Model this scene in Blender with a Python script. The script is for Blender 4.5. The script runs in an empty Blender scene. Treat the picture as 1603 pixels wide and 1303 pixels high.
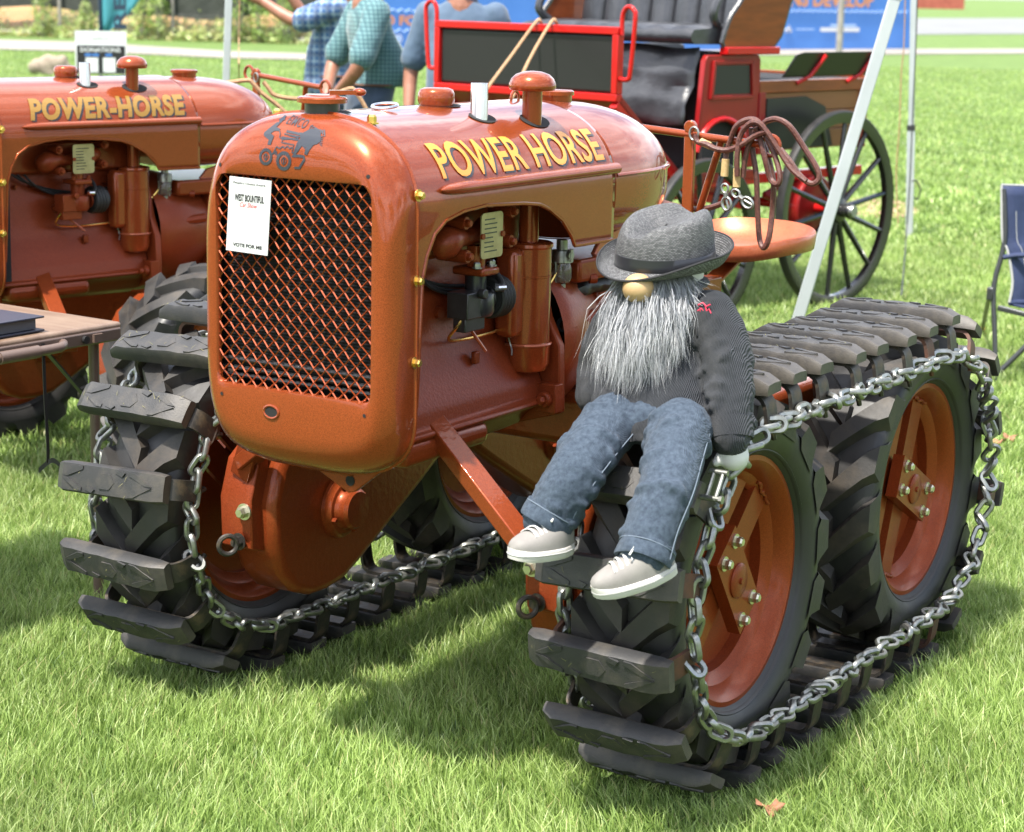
import bpy, bmesh, math, random
import numpy as np
from mathutils import Vector, Matrix, noise
from mathutils.bvhtree import BVHTree
R = math.radians
sin, cos, pi = math.sin, math.cos, math.pi
random.seed(7)
rng = np.random.default_rng(7)
scene = bpy.context.scene
COL = scene.collection

# ------------------------------------------------------------------ camera
YAW, PIT, ROLL = R(31.94), R(11.87), R(1.257)
CAM = Vector((2.421, -3.569, 1.541))
FPX = 3212.0
look = Vector((-sin(YAW)*cos(PIT), cos(YAW)*cos(PIT), -sin(PIT)))
rgt = Vector((cos(YAW), sin(YAW), 0)); upv = rgt.cross(look)
r2 = rgt*cos(ROLL) + upv*sin(ROLL); u2 = upv*cos(ROLL) - rgt*sin(ROLL)
cd = bpy.data.cameras.new('camera'); co = bpy.data.objects.new('camera', cd); COL.objects.link(co)
m = Matrix((r2, u2, -look)).transposed().to_4x4(); m.translation = CAM
co.matrix_world = m
cd.sensor_width = 36; cd.lens = FPX/1603*36; cd.clip_end = 2000; cd.clip_start = .05
cd.dof.use_dof = True; cd.dof.focus_distance = 4.35; cd.dof.aperture_fstop = 7.0
scene.camera = co
scene.render.resolution_x = 1024; scene.render.resolution_y = 832

def ray(u, v):
    return (look*FPX + r2*(u-801.5) - u2*(v-651.5)).normalized()
def at_z(u, v, z=0.0):
    d = ray(u, v); return CAM + d*((z-CAM.z)/d.z)
def at_y(u, v, y):
    d = ray(u, v); return CAM + d*((y-CAM.y)/d.y)
def at_x(u, v, x):
    d = ray(u, v); return CAM + d*((x-CAM.x)/d.x)
def at_d(u, v, d):
    return CAM + ray(u, v)*d

# ------------------------------------------------------------------ sky and sun
SUN = Vector((-.05, -.39, .92)).normalized()
EL = math.asin(SUN.z); AZ = math.atan2(SUN.x, SUN.y)
w = bpy.data.worlds.new('World'); scene.world = w; w.use_nodes = True
nt = w.node_tree; nt.nodes.clear()
wo = nt.nodes.new('ShaderNodeOutputWorld'); bg = nt.nodes.new('ShaderNodeBackground')
sk = nt.nodes.new('ShaderNodeTexSky'); sk.sky_type = 'NISHITA'; sk.sun_disc = False
sk.sun_elevation = EL; sk.sun_rotation = AZ; sk.dust_density = 2.0; sk.ozone_density = 1.0; sk.air_density = 1.0
tc = nt.nodes.new('ShaderNodeTexCoord'); mp = nt.nodes.new('ShaderNodeMapping'); mp.inputs['Scale'].default_value = (1, 1, 2.6)
nz = nt.nodes.new('ShaderNodeTexNoise'); nz.inputs['Scale'].default_value = 2.3; nz.inputs['Detail'].default_value = 7; nz.inputs['Roughness'].default_value = .58
rp = nt.nodes.new('ShaderNodeValToRGB'); rp.color_ramp.elements[0].position = .44; rp.color_ramp.elements[1].position = .66
mx = nt.nodes.new('ShaderNodeMix'); mx.data_type = 'RGBA'
mx.inputs[7].default_value = (11.5, 11.5, 11.8, 1)
nt.links.new(tc.outputs['Generated'], mp.inputs['Vector']); nt.links.new(mp.outputs[0], nz.inputs['Vector'])
nt.links.new(nz.outputs['Fac'], rp.inputs[0]); nt.links.new(rp.outputs[0], mx.inputs[0])
nt.links.new(sk.outputs[0], mx.inputs[6]); nt.links.new(mx.outputs[2], bg.inputs[0]); nt.links.new(bg.outputs[0], wo.inputs[0])
bg.inputs[1].default_value = .12
sl = bpy.data.lights.new('sun', 'SUN'); sl.energy = 4.2; sl.angle = R(1.8); sl.color = (1, .95, .87)
so = bpy.data.objects.new('sun', sl); COL.objects.link(so)
so.rotation_euler = (-SUN).to_track_quat('-Z', 'Y').to_euler(); so.location = SUN*30
scene.view_settings.view_transform = 'Standard'; scene.view_settings.look = 'None'
scene.view_settings.gamma = 1; scene.view_settings.exposure = 1.42
try: scene.view_settings.use_curve_mapping = False
except Exception: pass
scene.render.engine = 'CYCLES'
scene.cycles.max_bounces = 8; scene.cycles.transparent_max_bounces = 8

# ------------------------------------------------------------------ materials
def _node(nt, t, **kw):
    n = nt.nodes.new(t)
    for k, v in kw.items():
        if k in n.inputs: n.inputs[k].default_value = v
        else: setattr(n, k, v)
    return n
def mat(name, col, rough=.5, metal=0, coat=0, coat_rough=.03, spec=.5, col2=None, vscale=6, vlo=.35, vhi=.65, bump=None, detail=5,
        rvar=0, coords='Object', sheen=0, dust=None, stretch=None):
    """plain principled surface: colour varied between col and col2 by a noise, optional bump=(scale, strength, distance), dust=(colour, amount) on upward faces"""
    m = bpy.data.materials.new(name); m.use_nodes = True; nt = m.node_tree
    b = nt.nodes['Principled BSDF']
    b.inputs['Base Color'].default_value = (*col, 1); b.inputs['Roughness'].default_value = rough
    b.inputs['Metallic'].default_value = metal; b.inputs['Coat Weight'].default_value = coat
    b.inputs['Coat IOR'].default_value = 1.5 if coat < .2 else 1.36
    b.inputs['Coat Roughness'].default_value = coat_rough; b.inputs['Specular IOR Level'].default_value = spec
    if sheen: b.inputs['Sheen Weight'].default_value = sheen
    tc = nt.nodes.new('ShaderNodeTexCoord'); src = tc.outputs[coords]
    if stretch:
        mp = nt.nodes.new('ShaderNodeMapping'); mp.inputs['Scale'].default_value = stretch
        nt.links.new(src, mp.inputs['Vector']); src = mp.outputs[0]
    cur = None
    if col2:
        n = _node(nt, 'ShaderNodeTexNoise', Scale=vscale, Detail=detail, Roughness=.6); nt.links.new(src, n.inputs['Vector'])
        r = nt.nodes.new('ShaderNodeValToRGB'); r.color_ramp.elements[0].position = vlo; r.color_ramp.elements[1].position = vhi
        r.color_ramp.elements[0].color = (*col, 1); r.color_ramp.elements[1].color = (*col2, 1)
        nt.links.new(n.outputs['Fac'], r.inputs[0]); cur = r.outputs[0]
        if rvar:
            mr = _node(nt, 'ShaderNodeMapRange'); mr.inputs['To Min'].default_value = rough-rvar; mr.inputs['To Max'].default_value = rough+rvar
            mr.inputs['From Min'].default_value = .3; mr.inputs['From Max'].default_value = .7
            nt.links.new(n.outputs['Fac'], mr.inputs['Value']); nt.links.new(mr.outputs[0], b.inputs['Roughness'])
    if dust:
        dn = _node(nt, 'ShaderNodeTexNoise', Scale=dust[2] if len(dust) > 2 else 30, Detail=8, Roughness=.7); nt.links.new(src, dn.inputs['Vector'])
        dr = nt.nodes.new('ShaderNodeValToRGB'); dr.color_ramp.elements[0].position = .5; dr.color_ramp.elements[1].position = .72
        nt.links.new(dn.outputs['Fac'], dr.inputs[0])
        mu = _node(nt, 'ShaderNodeMath', operation='MULTIPLY'); nt.links.new(dr.outputs[0], mu.inputs[0]); mu.inputs[1].default_value = dust[1]
        mm = _node(nt, 'ShaderNodeMix', data_type='RGBA'); nt.links.new(mu.outputs[0], mm.inputs[0])
        if cur is not None: nt.links.new(cur, mm.inputs[6])
        else: mm.inputs[6].default_value = (*col, 1)
        mm.inputs[7].default_value = (*dust[0], 1); cur = mm.outputs[2]
    if cur is not None: nt.links.new(cur, b.inputs['Base Color'])
    if bump:
        n = _node(nt, 'ShaderNodeTexNoise', Scale=bump[0], Detail=6, Roughness=.6); nt.links.new(src, n.inputs['Vector'])
        bp = _node(nt, 'ShaderNodeBump', Strength=bump[1], Distance=bump[2]); nt.links.new(n.outputs['Fac'], bp.inputs['Height'])
        nt.links.new(bp.outputs[0], b.inputs['Normal'])
    return m
M = {}
def paint(name, col, metal, rough, bump=None, coat=1.0, crough=.02):
    """metallic copper paint under clear coat, with a faint flake sparkle and a slow orange-peel wave"""
    m = mat(name, col, rough, metal, coat, crough, spec=.12)
    nt = m.node_tree; b = nt.nodes['Principled BSDF']; tc = nt.nodes['Texture Coordinate']
    v = _node(nt, 'ShaderNodeTexVoronoi', Scale=900.0); nt.links.new(tc.outputs['Object'], v.inputs['Vector'])
    hs = _node(nt, 'ShaderNodeHueSaturation'); hs.inputs['Color'].default_value = (*col, 1)
    mr = _node(nt, 'ShaderNodeMapRange'); mr.inputs['To Min'].default_value = .75; mr.inputs['To Max'].default_value = 1.25
    sp = nt.nodes.new('ShaderNodeSeparateColor'); nt.links.new(v.outputs['Color'], sp.inputs[0]); nt.links.new(sp.outputs[0], mr.inputs['Value'])
    nt.links.new(mr.outputs[0], hs.inputs['Value']); nt.links.new(hs.outputs[0], b.inputs['Base Color'])
    n = _node(nt, 'ShaderNodeTexNoise', Scale=bump[0] if bump else 14.0, Detail=bump[3] if bump else 1.0); nt.links.new(tc.outputs['Object'], n.inputs['Vector'])
    bp = _node(nt, 'ShaderNodeBump', Strength=bump[1] if bump else .10, Distance=bump[2] if bump else .006); nt.links.new(n.outputs['Fac'], bp.inputs['Height'])
    nt.links.new(bp.outputs[0], b.inputs['Coat Normal']); nt.links.new(bp.outputs[0], b.inputs['Normal'])
    return m
M['copper'] = paint('copper_paint', (.235, .045, .012), .30, .26, coat=1.0)
M['copper_satin'] = paint('copper_paint_wheel', (.215, .040, .010), .35, .38, coat=.3, crough=.14)
M['copper_rough'] = paint('copper_paint_casting', (.185, .033, .010), .2, .38, bump=(160, .4, .0015, 4), coat=.28, crough=.12)
M['copper_pan'] = paint('copper_paint_worn', (.38, .105, .050), .40, .36, coat=.7, crough=.05)
M['copper_dark'] = paint('copper_paint_chassis', (.19, .035, .009), .25, .36, bump=(60, .25, .003, 3), coat=.5, crough=.07)
M['rubber'] = mat('tyre_rubber', (.011, .0105, .010), .58, col2=(.027, .024, .021), vscale=9, bump=(160, .3, .0015), rvar=.12, dust=((.085, .062, .04), .5, 7))
M['sidewall'] = mat('tyre_sidewall', (.010, .010, .010), .5, col2=(.019, .018, .017), vscale=12, bump=(90, .15, .001), rvar=.1)
M['pad'] = mat('pad_rubber', (.022, .022, .023), .55, col2=(.080, .068, .055), vscale=9, vlo=.45, vhi=.80, bump=(240, .45, .0015), dust=((.16, .135, .09), .16, 22))
M['steel_dark'] = mat('bracket_steel', (.040, .036, .032), .5, .5, col2=(.13, .095, .06), vscale=40, vlo=.5, vhi=.75, bump=(120, .3, .001), rvar=.12)
M['rust'] = mat('rusty_steel', (.11, .045, .025), .65, .2, col2=(.06, .035, .025), vscale=30, bump=(120, .3, .001))
M['zinc'] = mat('galvanised_steel', (.34, .35, .33), .40, .9, col2=(.22, .225, .205), vscale=35, bump=(150, .15, .001), rvar=.08)
M['bolt'] = mat('zinc_bolt', (.62, .60, .50), .28, .9, col2=(.5, .46, .33), vscale=20)
M['brass'] = mat('gold_zinc_bolt', (.75, .50, .14), .25, .95)
M['chrome'] = mat('polished_pipe', (.72, .73, .74), .24, .95, col2=(.55, .56, .58), vscale=8, stretch=(1, 1, .2))
M['black'] = mat('black_parts', (.014, .014, .015), .35, .1, coat=.3, col2=(.03, .03, .03), vscale=20)
M['blackmatt'] = mat('black_rubber_hose', (.012, .012, .012), .6)
M['hole'] = mat('painted_hole_shade', (.008, .008, .008), .9)  # flat black that paints the shade inside holes and the shell
M['yellow'] = mat('yellow_lettering', (.66, .28, .018), .35, coat=.4, col2=(.62, .22, .012), vscale=3)
M['gold'] = mat('gold_lettering', (.27, .145, .022), .35, .25, coat=.3)
M['ink'] = mat('black_lettering', (.012, .012, .014), .4, coat=.5)
M['emblem'] = mat('emblem_ink', (.018, .022, .032), .4, coat=.5)
M['plate'] = mat('brass_plate', (.42, .36, .19), .42, .55, col2=(.30, .25, .12), vscale=25)
M['card'] = mat('white_card', (.50, .50, .50), .55)
M['print'] = mat('black_print', (.02, .02, .02), .6)
M['printgrey'] = mat('grey_print', (.35, .35, .35), .6)
M['printred'] = mat('red_print', (.55, .03, .03), .6)
M['white'] = mat('white_paint', (.60, .61, .62), .35, .0)
M['alu'] = mat('white_coated_pole', (.40, .43, .43), .35, .3, col2=(.35, .38, .38), vscale=4)
M['grey'] = mat('grey_post', (.30, .28, .25), .6, col2=(.22, .2, .18), vscale=5)
M['red'] = mat('red_enamel', (.42, .009, .009), .25, coat=.4, spec=.2)
M['darkred'] = mat('dark_red_enamel', (.20, .009, .010), .3, coat=.25, spec=.2, col2=(.25, .013, .011), vscale=3)
M['wood'] = mat('varnished_wood', (.23, .055, .016), .3, coat=.25, spec=.2, col2=(.16, .038, .013), vscale=5, stretch=(1, 1, 7), bump=(30, .1, .001))
M['wood_pale'] = mat('varnished_pale_wood', (.22, .085, .035), .32, coat=.2, spec=.2, col2=(.17, .065, .025), vscale=4, stretch=(1, .3, 5))
M['leather'] = mat('black_leather', (.022, .024, .028), .33, coat=.25, col2=(.04, .042, .048), vscale=7, bump=(9, .35, .02))
M['darkpanel'] = mat('dark_gloss_panel', (.015, .015, .015), .34, spec=.3)
M['blackpaint'] = mat('black_wheel_paint', (.013, .013, .013), .25, coat=.6)
M['carpet'] = mat('black_carpet', (.012, .012, .014), .85, bump=(400, .8, .004))
M['rope'] = mat('tan_rope', (.40, .25, .13), .8, col2=(.26, .15, .08), vscale=90)
M['reins'] = mat('brown_braided_leather', (.055, .016, .013), .45, col2=(.12, .045, .03), vscale=160, bump=(300, .6, .002))
M['whip'] = mat('waxed_twine', (.50, .37, .17), .7, col2=(.38, .26, .1), vscale=120)
M['navy'] = mat('navy_canvas', (.012, .022, .065), .75, col2=(.02, .032, .085), vscale=8, bump=(60, .3, .006))
M['greytrim'] = mat('grey_piping', (.33, .33, .32), .7)
M['chairtube'] = mat('grey_chair_tube', (.055, .058, .06), .35, .5)
M['tabletop'] = mat('table_brown_plastic', (.21, .145, .10), .4, col2=(.14, .085, .055), vscale=4, stretch=(1, 5, 1), bump=(50, .2, .001))
M['tableedge'] = mat('table_edge_plastic', (.105, .070, .055), .4)
M['book'] = mat('dark_book_cover', (.020, .022, .038), .4, bump=(300, .3, .001))
M['paper'] = mat('book_pages', (.09, .09, .10), .6)
M['nylon'] = mat('black_strap', (.010, .010, .011), .5)
M['glass'] = mat('sediment_glass', (.52, .50, .42), .08)
M['glass'].node_tree.nodes['Principled BSDF'].inputs['Transmission Weight'].default_value = .85
M['clipping'] = mat('cut_grass', (.13,.13,.05), .8, col2=(.22,.19,.09), vscale=60)
M['skin'] = mat('skin', (.23, .095, .055), .5, col2=(.28, .125, .08), vscale=12)
M['hair'] = mat('grey_hair', (.10, .08, .06), .6)
M['leaf_dry'] = mat('dry_leaf', (.30, .14, .07), .7, col2=(.20, .085, .04), vscale=20)

# ------------------------------------------------------------------ mesh helpers
def basis(ax):
    ax = Vector(ax).normalized()
    t = Vector((0, 0, 1)) if abs(ax.z) < .9 else Vector((1, 0, 0))
    a = ax.cross(t).normalized(); b = ax.cross(a).normalized()
    return a, b, ax
class MB:
    def __init__(s): s.v = []; s.f = []
    def add(s, vs, fs):
        o = len(s.v); s.v += [tuple(v) for v in vs]; s.f += [tuple(i+o for i in f) for f in fs]; return s
    def box(s, c, d, rot=None):
        x, y, z = d[0]/2, d[1]/2, d[2]/2
        P = [Vector(q) for q in ((-x,-y,-z),(x,-y,-z),(x,y,-z),(-x,y,-z),(-x,-y,z),(x,-y,z),(x,y,z),(-x,y,z))]
        if rot is not None: P = [rot @ q for q in P]
        c = Vector(c)
        return s.add([q+c for q in P], [(3,2,1,0),(4,5,6,7),(0,1,5,4),(1,2,6,5),(2,3,7,6),(3,0,4,7)])
    def beam(s, p0, p1, wd, ht, up=(0,0,1), ext=0):
        p0 = Vector(p0); p1 = Vector(p1); d = (p1-p0).normalized(); p0 = p0-d*ext; p1 = p1+d*ext
        sd = d.cross(Vector(up)).normalized(); u = sd.cross(d).normalized()
        a = sd*wd/2; b = u*ht/2
        P = [p0-a-b, p0+a-b, p0+a+b, p0-a+b, p1-a-b, p1+a-b, p1+a+b, p1-a+b]
        return s.add(P, [(0,1,2,3),(7,6,5,4),(0,4,5,1),(1,5,6,2),(2,6,7,3),(3,7,4,0)])
    def loft(s, rings, ring=True, cap0=False, cap1=False, closed=False):
        n = len(rings[0]); o = len(s.v)
        for r_ in rings: s.v += [tuple(q) for q in r_]
        k = len(rings); m_ = n if ring else n-1
        for i in range(k if closed else k-1):
            i2 = (i+1) % k
            for j in range(m_):
                j2 = (j+1) % n
                s.f.append((o+i*n+j, o+i*n+j2, o+i2*n+j2, o+i2*n+j))
        if cap0: s.f.append(tuple(o+j for j in range(n))[::-1])
        if cap1: s.f.append(tuple(o+(k-1)*n+j for j in range(n)))
        return s
    def cyl(s, p0, p1, r0, r1=None, n=18, caps=True):
        p0 = Vector(p0); p1 = Vector(p1); r1 = r0 if r1 is None else r1
        a, b, ax = basis(p1-p0)
        rg = [[p+(a*cos(2*pi*j/n)+b*sin(2*pi*j/n))*r_ for j in range(n)] for p, r_ in ((p0,r0),(p1,r1))]
        return s.loft(rg, cap0=caps, cap1=caps)
    def tube(s, pts, r, n=8, closed=False, caps=True, flat=1.0):
        pts = [Vector(p) for p in pts]; k = len(pts)
        rs = r if isinstance(r, (list, tuple)) else [r]*k
        T = []
        for i in range(k):
            if closed: t = pts[(i+1) % k]-pts[i-1]
            else: t = pts[min(i+1,k-1)]-pts[max(i-1,0)]
            T.append(t.normalized())
        a, b, _ = basis(T[0]); rg = []
        for i in range(k):
            a = (a - T[i]*a.dot(T[i])).normalized(); b = T[i].cross(a)
            rg.append([pts[i]+(a*cos(2*pi*j/n)+b*sin(2*pi*j/n)*flat)*rs[i] for j in range(n)])
        return s.loft(rg, cap0=caps and not closed, cap1=caps and not closed, closed=closed)
    def lathe(s, prof, org=(0,0,0), axis=(0,0,1), n=32, sx=1, sy=1):
        a, b, ax = basis(axis); org = Vector(org)
        rg = [[org+ax*h+(a*cos(2*pi*j/n)*sx+b*sin(2*pi*j/n)*sy)*max(r_,1e-5) for j in range(n)] for r_, h in prof]
        return s.loft(rg)
    def prism(s, poly, off):
        off = Vector(off); n = len(poly); P = [Vector(q) for q in poly]
        o = len(s.v); s.v += [tuple(q) for q in P] + [tuple(q+off) for q in P]
        s.f.append(tuple(o+j for j in range(n))[::-1]); s.f.append(tuple(o+n+j for j in range(n)))
        for j in range(n):
            j2 = (j+1) % n; s.f.append((o+j, o+j2, o+n+j2, o+n+j))
        return s
    def hexbolt(s, p, ax, r, h, washer=True):
        p = Vector(p); ax = Vector(ax).normalized()
        if washer: s.cyl(p, p+ax*h*.22, r*1.45, n=16); p = p+ax*h*.22
        s.cyl(p, p+ax*h*.75, r, n=6); s.cyl(p+ax*h*.75, p+ax*h, r*.93, r*.72, n=6)
        return s
    def sphere(s, c, r, n=16, k=10, sc=(1,1,1)):
        c = Vector(c); rg = []
        for i in range(k+1):
            t = pi*i/k; z = cos(t); q = max(sin(t), 1e-4)
            rg.append([c+Vector((q*cos(2*pi*j/n)*sc[0]*r, q*sin(2*pi*j/n)*sc[1]*r, z*sc[2]*r)) for j in range(n)])
        return s.loft(rg)
    def mesh(s, name, mt, angle=38, smooth=True):
        me = bpy.data.meshes.new(name); me.from_pydata(s.v, [], s.f)
        bm = bmesh.new(); bm.from_mesh(me); bmesh.ops.recalc_face_normals(bm, faces=bm.faces); bm.to_mesh(me); bm.free()
        if smooth:
            me.polygons.foreach_set('use_smooth', [True]*len(me.polygons))
            me.set_sharp_from_angle(angle=R(angle))
        me.materials.append(M[mt] if isinstance(mt, str) else mt)
        return me
    def build(s, name, mt, parent=None, angle=38, smooth=True, bevel=0, seg=2, mods=None):
        o = obj(name, s.mesh(name, mt, angle, smooth), parent)
        if bevel: add_bevel(o, bevel, seg)
        return o
def add_bevel(o, w_, seg=2):
    b = o.modifiers.new('bevel', 'BEVEL'); b.width = w_; b.segments = seg; b.limit_method = 'ANGLE'; b.angle_limit = R(35); b.harden_normals = False
def obj(name, me, parent=None, loc=None):
    o = bpy.data.objects.new(name, me); COL.objects.link(o)
    if parent is not None: o.parent = parent
    if loc is not None: o.location = loc
    return o
def tag(o, label=None, cat=None, group=None, kind=None):
    if label: o['label'] = label
    if cat: o['category'] = cat
    if group: o['group'] = group
    if kind: o['kind'] = kind
    return o
def empty(name, loc=(0,0,0), rz=0, sc=1):
    o = bpy.data.objects.new(name, None); COL.objects.link(o); o.location = loc; o.rotation_euler = (0,0,rz); o.scale = (sc,)*3
    o.empty_display_size = .1
    return o
def smooth_path(pts, n=6, closed=False):
    """Catmull-Rom through the points"""
    P = [Vector(p) for p in pts]; out = []; k = len(P)
    for i in range(k if closed else k-1):
        if closed: a, b, c, d = P[i-1], P[i], P[(i+1) % k], P[(i+2) % k]
        else: a, b, c, d = P[max(i-1,0)], P[i], P[i+1], P[min(i+2,k-1)]
        for j in range(n):
            t = j/n
            out.append(.5*((2*b)+(c-a)*t+(2*a-5*b+4*c-d)*t*t+(3*b-a-3*c+d)*t**3))
    if not closed: out.append(P[-1])
    return out
def text_mesh(txt, size=1.0, xs=1.0, bold=0.0, shear=0.0, space=1.0, align='LEFT', wob=None):
    """flat triangulated lettering in the xy plane as (verts, faces)"""
    cu = bpy.data.curves.new('lettering', 'FONT'); cu.body = txt; cu.size = size; cu.offset = bold; cu.shear = shear
    cu.space_character = space; cu.align_x = align; cu.resolution_u = 4
    o = bpy.data.objects.new('lettering', cu); COL.objects.link(o)
    bpy.context.view_layer.update()
    me = o.evaluated_get(bpy.context.evaluated_depsgraph_get()).to_mesh()
    vs = [(v.co.x*xs, v.co.y) for v in me.vertices]; fs = [tuple(p.vertices) for p in me.polygons]
    o.to_mesh_clear(); bpy.data.objects.remove(o); bpy.data.curves.remove(cu)
    return vs, fs
def flat_text(txt, origin, ux, uy, width=None, height=None, mt='print', parent=None, name='lettering', lift=.0008, thick=0, **kw):
    """lettering laid on a flat face: origin at its lower left, ux along the line, uy up"""
    vs, fs = text_mesh(txt, **kw)
    x0 = min(v[0] for v in vs); x1 = max(v[0] for v in vs); y0 = min(v[1] for v in vs); y1 = max(v[1] for v in vs)
    sx = width/(x1-x0) if width else None; sy = height/(y1-y0) if height else None
    sx = sx or sy; sy = sy or sx
    ux = Vector(ux).normalized(); uy = Vector(uy).normalized(); nn = ux.cross(uy); o = Vector(origin)
    b = MB(); b.add([o+ux*(v[0]-x0)*sx+uy*(v[1]-y0)*sy+nn*lift for v in vs], fs)
    return b.build(name, mt, parent, smooth=False)
# ------------------------------------------------------------------ tractor
GZ = -.03                      # ground level; wheel axles are .423 above it
XC, HW = .061, .23             # centre line and half width of the hood
ZA, LW = .393, .945            # axle height, wheelbase
XL, XR = .665, -.5425          # middle of the left and of the right wheels

def lerp_tab(tab, y):
    if y <= tab[0][0]: return tab[0][1]
    for (a, b), (c, d) in zip(tab, tab[1:]):
        if y <= c: return b+(d-b)*(y-a)/(c-a)
    return tab[-1][1]
ARCH = [(-.5,.735),(-.489,.765),(-.4825,.861),(-.475,1.004),(-.461,1.047),(-.436,1.086),(-.401,1.108),(-.341,1.121),(-.264,1.126),(-.124,1.119),(-.063,1.112),(-.026,1.1),(.026,1.073),(.065,1.038),(.079,1.016),(.24,1.014)]
def spow(c, e): return math.copysign(abs(c)**e, c)
def hood_pt(th):                # upper arch of the hood section
    return XC+HW*spow(cos(th), 2/2.15), 1.13+.17*abs(sin(th))**(2/2.15)
def hood_sec(y, ins=0):
    zb = lerp_tab(ARCH, y); P = []
    for i in range(8): P.append((XC+HW, y, zb+(1.13-zb)*i/8))
    for i in range(41):
        x, z = hood_pt(pi*i/40); P.append((x, y, z))
    for i in range(8): P.append((XC-HW, y, 1.13+(zb-1.13)*(i+1)/8))
    return P
def surf_ray(bvh, o, d, lift=.0012):
    h = bvh.ray_cast(Vector(o), Vector(d))
    if h[0] is None: return None
    n = h[1] if h[1].dot(Vector(d)) < 0 else -h[1]
    return h[0]+n*lift
def bvh_of(mb): return BVHTree.FromPolygons([Vector(v) for v in mb.v], mb.f)
def cut_mesh(vs, fs, cuts):
    """split flat lettering into thin strips so it can follow a curved panel; cuts = list of (axis, value)"""
    bm = bmesh.new(); V = [bm.verts.new((x, y, 0)) for x, y in vs]
    for f in fs:
        try: bm.faces.new([V[i] for i in f])
        except ValueError: pass
    for ax, c in cuts:
        g = bm.verts[:]+bm.edges[:]+bm.faces[:]
        bmesh.ops.bisect_plane(bm, geom=g, plane_co=(c, 0, 0) if ax == 0 else (0, c, 0), plane_no=(1, 0, 0) if ax == 0 else (0, 1, 0))
    bm.verts.index_update()
    out = [(v.co.x, v.co.y) for v in bm.verts], [tuple(v.index for v in f.verts) for f in bm.faces]
    bm.free(); return out
def disc_on(bvh, c, ax, up, a, b, name, mt, parent, lift=.0012, n=28):
    """thin elliptical patch lying on a curved panel"""
    c = Vector(c); ax = Vector(ax).normalized(); e1 = Vector(up).cross(ax).normalized(); e2 = ax.cross(e1).normalized()
    P = []; mb = MB(); o = surf_ray(bvh, c+ax*.2, -ax, lift)
    if o is None: return
    rg = []
    for k in (.001, .5, 1):
        r_ = []
        for j in range(n):
            t = 2*pi*j/n; q = surf_ray(bvh, c+e1*a*k*cos(t)+e2*b*k*sin(t)+ax*.2, -ax, lift); r_.append(q or o)
        rg.append(r_)
    mb.loft(rg); return mb.build(name, mt, parent)

def shell_rings():
    N = 240; rings = []
    out = []
    for j in range(N):
        t = 2*pi*j/N; c, s_ = cos(t), sin(t)
        if s_ >= 0: out.append((HW*spow(c, 2/2.3), .17*abs(s_)**(2/2.3)+1.13))
        else: out.append((HW*spow(c, 2/3.0), -.145*abs(s_)**(2/3.0)))     # lower part, stretched below
    # straight sides between z .765 and 1.13
    pts = []
    for j in range(N):
        t = 2*pi*j/N; s_ = sin(t); x, z = out[j]
        pts.append((x, z if s_ >= 0 else z+.765))
    front = []
    for j in range(N):
        t = 2*pi*j/N; c, s_ = cos(t), sin(t); n = 5.0; k = (abs(c)**n+abs(s_)**n)**(-1/n)
        front.append((.197*c*k, .953+.255*s_*k))
    def ring(phi, y):
        k = 1-cos(phi)
        return [Vector((XC+x*(1-k)+fx*k, y, z*(1-k)+fz*k)) for (x, z), (fx, fz) in zip(pts, front)]
    rings.append(ring(0, -.497)); rings.append(ring(0, -.503))
    for i in range(1, 11):
        ph = pi/2*i/10; rings.append(ring(ph, -.503-.067*sin(ph)))
    # grille opening, seen from its middle in the same directions
    last = rings[-1]; a, b = .182, .2015; op = []
    for q in last:
        dx, dz = q.x-XC, q.z-.98; t = math.atan2(dz/b, dx/a); n = 26
        k = (abs(cos(t))**n+abs(sin(t))**n)**(-1/n); op.append((XC+a*cos(t)*k, .98+b*sin(t)*k))
    mid = []
    for q, (x, z) in zip(last, op): mid.append(Vector(((q.x*.15+x*.85), -.5705, (q.z*.15+z*.85))))
    rings.append(mid)
    rings.append([Vector((x, -.5690, z)) for x, z in op]); rings.append([Vector((XC+(x-XC)*.99, -.558, .98+(z-.98)*.99)) for x, z in op])
    return rings

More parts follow.
